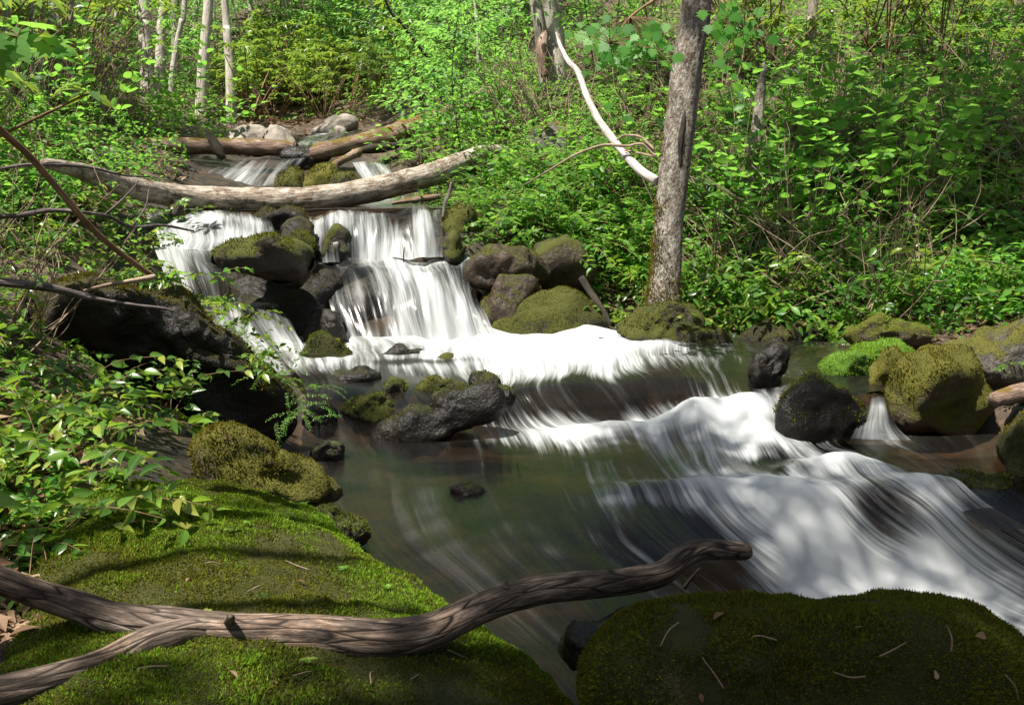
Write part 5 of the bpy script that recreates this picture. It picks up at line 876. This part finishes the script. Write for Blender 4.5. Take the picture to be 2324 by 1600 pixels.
scatter([(1000, 430), (1130, 400), (1340, 560), (1340, 630), (1100, 545)], 22, ['fern', 'shrub', 'fern'], .8, 1.1, 'hanging over the rocks right of the falls', avoid=False)
scatter([(1420, 670), (1900, 690), (2150, 660), (2250, 690), (2130, 735), (1900, 765), (1560, 770), (1420, 750)], 44, ['hobble', 'shrub', 'hobble'], .75, 1.1, 'hanging over the right waterline', .3, False)
for px, py, d, kd, sc in ((250, 650, 4.3, 'hobble', .5), (330, 650, 4.25, 'hobble', .55), (390, 680, 4.2, 'shrub', .6), (430, 715, 4.2, 'hobble', .5), (480, 755, 4.2, 'hobble', .45), (520, 780, 4.2, 'fern', .5), (570, 812, 4.15, 'hobble', .38), (640, 862, 4.1, 'fern', .4), (160, 690, 4.2, 'hobble', .5), (690, 930, 4.05, 'fern', .3)):
    plant(kd, int(px), P(px, py, d), px * .7, sc, 'rooted on the ridge of the black overhanging boulder', (.35, .25))
for px, py, d, sc in ((1930, 640, 6.3, 1.05), (2020, 600, 6.2, 1.1), (1850, 520, 7.0, 1.2)):
    q = P(px, py, d); q[2] = gz(q[0], q[1])[0]; plant('canes', int(px), q, px * .3, sc, 'arching high over the right bank')
for px, py, d, kd, sc in ((1110, 410, 8.0, 'shrub', .9), (1150, 400, 8.1, 'fern', 1.0), (1080, 415, 7.9, 'fern', .8), (1180, 390, 8.3, 'shrub', 1.1), (1060, 440, 7.7, 'fern', .7)):
    q = P(px, py, d); q[2] = gz(q[0], q[1])[0]; plant(kd, int(px), q, px * .3, sc, 'crowding the right end of the spanning log')
# maple leaves close to the lens: a bough at the top left, boughs on the leaning trunk
def bough(name, label, pts, spots, size, parent=None):
    w = [P(*q[:3]) for q in pts]; r = [q[3] * K * q[2] / 2 for q in pts]
    t = parent or thing(name, w[0], label, 'tree bough'); mb = MB(); tube(mb, w, r, 6, 6); lv = MB(); rg = np.random.RandomState(len(spots) + int(pts[0][0]) % 50)
    for (a, b, d, s, dirx, diry) in spots:
        p = P(a, b, d); dv = RT * dirx - UP * diry - FWD * .25 + rg.normal(0, .12, 3); leaves(lv, p[None], dv[None], (np.array((0, -.55, .8)) + rg.normal(0, .25, 3))[None], [s * K * d], MAPLE)
        k = np.argmin([np.linalg.norm(p - q) for q in w]); tube(mb, [w[k], (w[k] + p) / 2 + (0, 0, .01), p], [.002, .0015, .001], 4, 3)
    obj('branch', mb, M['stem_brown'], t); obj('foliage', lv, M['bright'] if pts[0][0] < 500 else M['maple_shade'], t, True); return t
rg = np.random.RandomState(5)
bough('maple_bough', 'bright maple bough hanging in at the top left corner', [(-200, 20, 2.4, 8), (-60, 60, 2.45, 7), (40, 85, 2.5, 5), (110, 110, 2.5, 4)], [(20, 75, 2.5, 95, .6, .8), (60, 60, 2.5, 90, 1, .2), (90, 95, 2.5, 85, 1, .5), (-10, 95, 2.45, 90, .2, 1), (130, 118, 2.5, 60, 1, .4), (-40, 70, 2.45, 100, .5, .9)], 90)
sp = [(1440 + 90 * rg.normal() * .6 - 10, 60 + 70 * rg.rand() + 40 * rg.normal() * .5, 5.0 + rg.rand() * .5, 18 + 15 * rg.rand(), rg.normal() * .6 - .3, .7 + rg.rand()) for _ in range(110)]
bough('maple_bough', 'maple bough of drooping leaves left of the leaning trunk at the top', [(1560, -60, 5.5, 8), (1500, -10, 5.3, 7), (1430, 40, 5.2, 5), (1385, 100, 5.1, 3)], sp, 40)
sp = [(1655 + 30 * rg.normal(), 50 + 40 * rg.normal(), 5.0 + rg.rand() * .4, 18 + 14 * rg.rand(), rg.normal() * .6 + .3, .8 + rg.rand()) for _ in range(60)]
bough('maple_bough', 'maple bough of drooping leaves right of the leaning trunk at the top', [(1590, -70, 5.5, 7), (1630, -10, 5.3, 6), (1660, 40, 5.2, 4), (1690, 70, 5.1, 3)], sp, 40)

# ------------------------------------------------------------------ ground cover and litter (beyond counting)
def region_points(poly, n, seed):
    rg = np.random.RandomState(seed); P_ = np.array(poly, float); x0, y0 = P_.min(0); x1, y1 = P_.max(0); c = np.column_stack([x0 + (x1 - x0) * rg.rand(n), y0 + (y1 - y0) * rg.rand(n)]); c = c[inpoly(c[:, 0], c[:, 1], poly)]
    q, ok = hit(c[:, 0], c[:, 1]); q = q[ok]; return q[wetness(q[:, 0], q[:, 1]) < .9], rg
lt = MB()
for poly, n, s in (([(-100, 900), (300, 900), (420, 1300), (-100, 1600)], 1800, .05), ([(-100, -50), (900, -50), (900, 300), (-100, 600)], 9000, .07), ([(1000, 150), (2400, 0), (2400, 790), (1500, 790), (1000, 500)], 9000, .055), ([(540, 60), (800, 60), (800, 290), (540, 290)], 3500, .08)):
    q, rg_ = region_points(poly, n, n); m = len(q); q = q + np.column_stack([np.zeros(m), np.zeros(m), .012 + .03 * rg_.rand(m)])
    leaves(lt, q, rg_.normal(size=(m, 3)) * (1, 1, .35), np.array((0, 0, 1.)) + rg_.normal(0, .5, (m, 3)), s * (.6 + .7 * rg_.rand(m)), LEAF_LO, 1.15)
tag(obj('leaf_litter', lt, M['dead'], None, False), 'brown fallen leaves littering the forest floor', 'leaf litter', kind='stuff')
gc = MB()
for poly, n, s, hgt in (([(1000, 200), (2400, 0), (2400, 770), (1600, 780), (1350, 680), (1000, 480)], 42000, .058, .42), ([(560, -60), (1200, -60), (1200, 250), (560, 250)], 22000, .075, .8), ([(-100, -60), (600, -60), (500, 330), (330, 480), (-100, 600)], 24000, .055, .5), ([(-100, 600), (330, 640), (420, 1100), (250, 1300), (-100, 1350)], 2600, .04, .12), ([(1500, -60), (2400, -60), (2400, 120), (1500, 120)], 10000, .055, .6)):
    q, rg_ = region_points(poly, n, n + 5); m = len(q); cl = np.clip(perlin(q * (1.6, 1.6, 0.)) + .6, .1, 1.2); keep_ = perlin(q * (2.1, 2.1, 0.) + 5.) + .6 * perlin(q * (5., 5., 0.)) + .35 * rg_.normal(size=m) > -.05; q = q[keep_]; cl = cl[keep_]; m = len(q); q = q + np.column_stack([np.zeros(m), np.zeros(m), hgt * cl * rg_.rand(m)])
    leaves(gc, q, rg_.normal(size=(m, 3)) * (1, 1, .3) + (0, 0, -.1), np.array((0, -.1, 1.)) + rg_.normal(0, .45, (m, 3)), s * (.6 + .8 * rg_.rand(m)), LEAF_LO, 1.05)
tag(obj('ground_cover', gc, M['bright'], None, False), 'low green leaves covering the forest floor', 'ground cover', kind='stuff')
print('objects', len(bpy.data.objects))
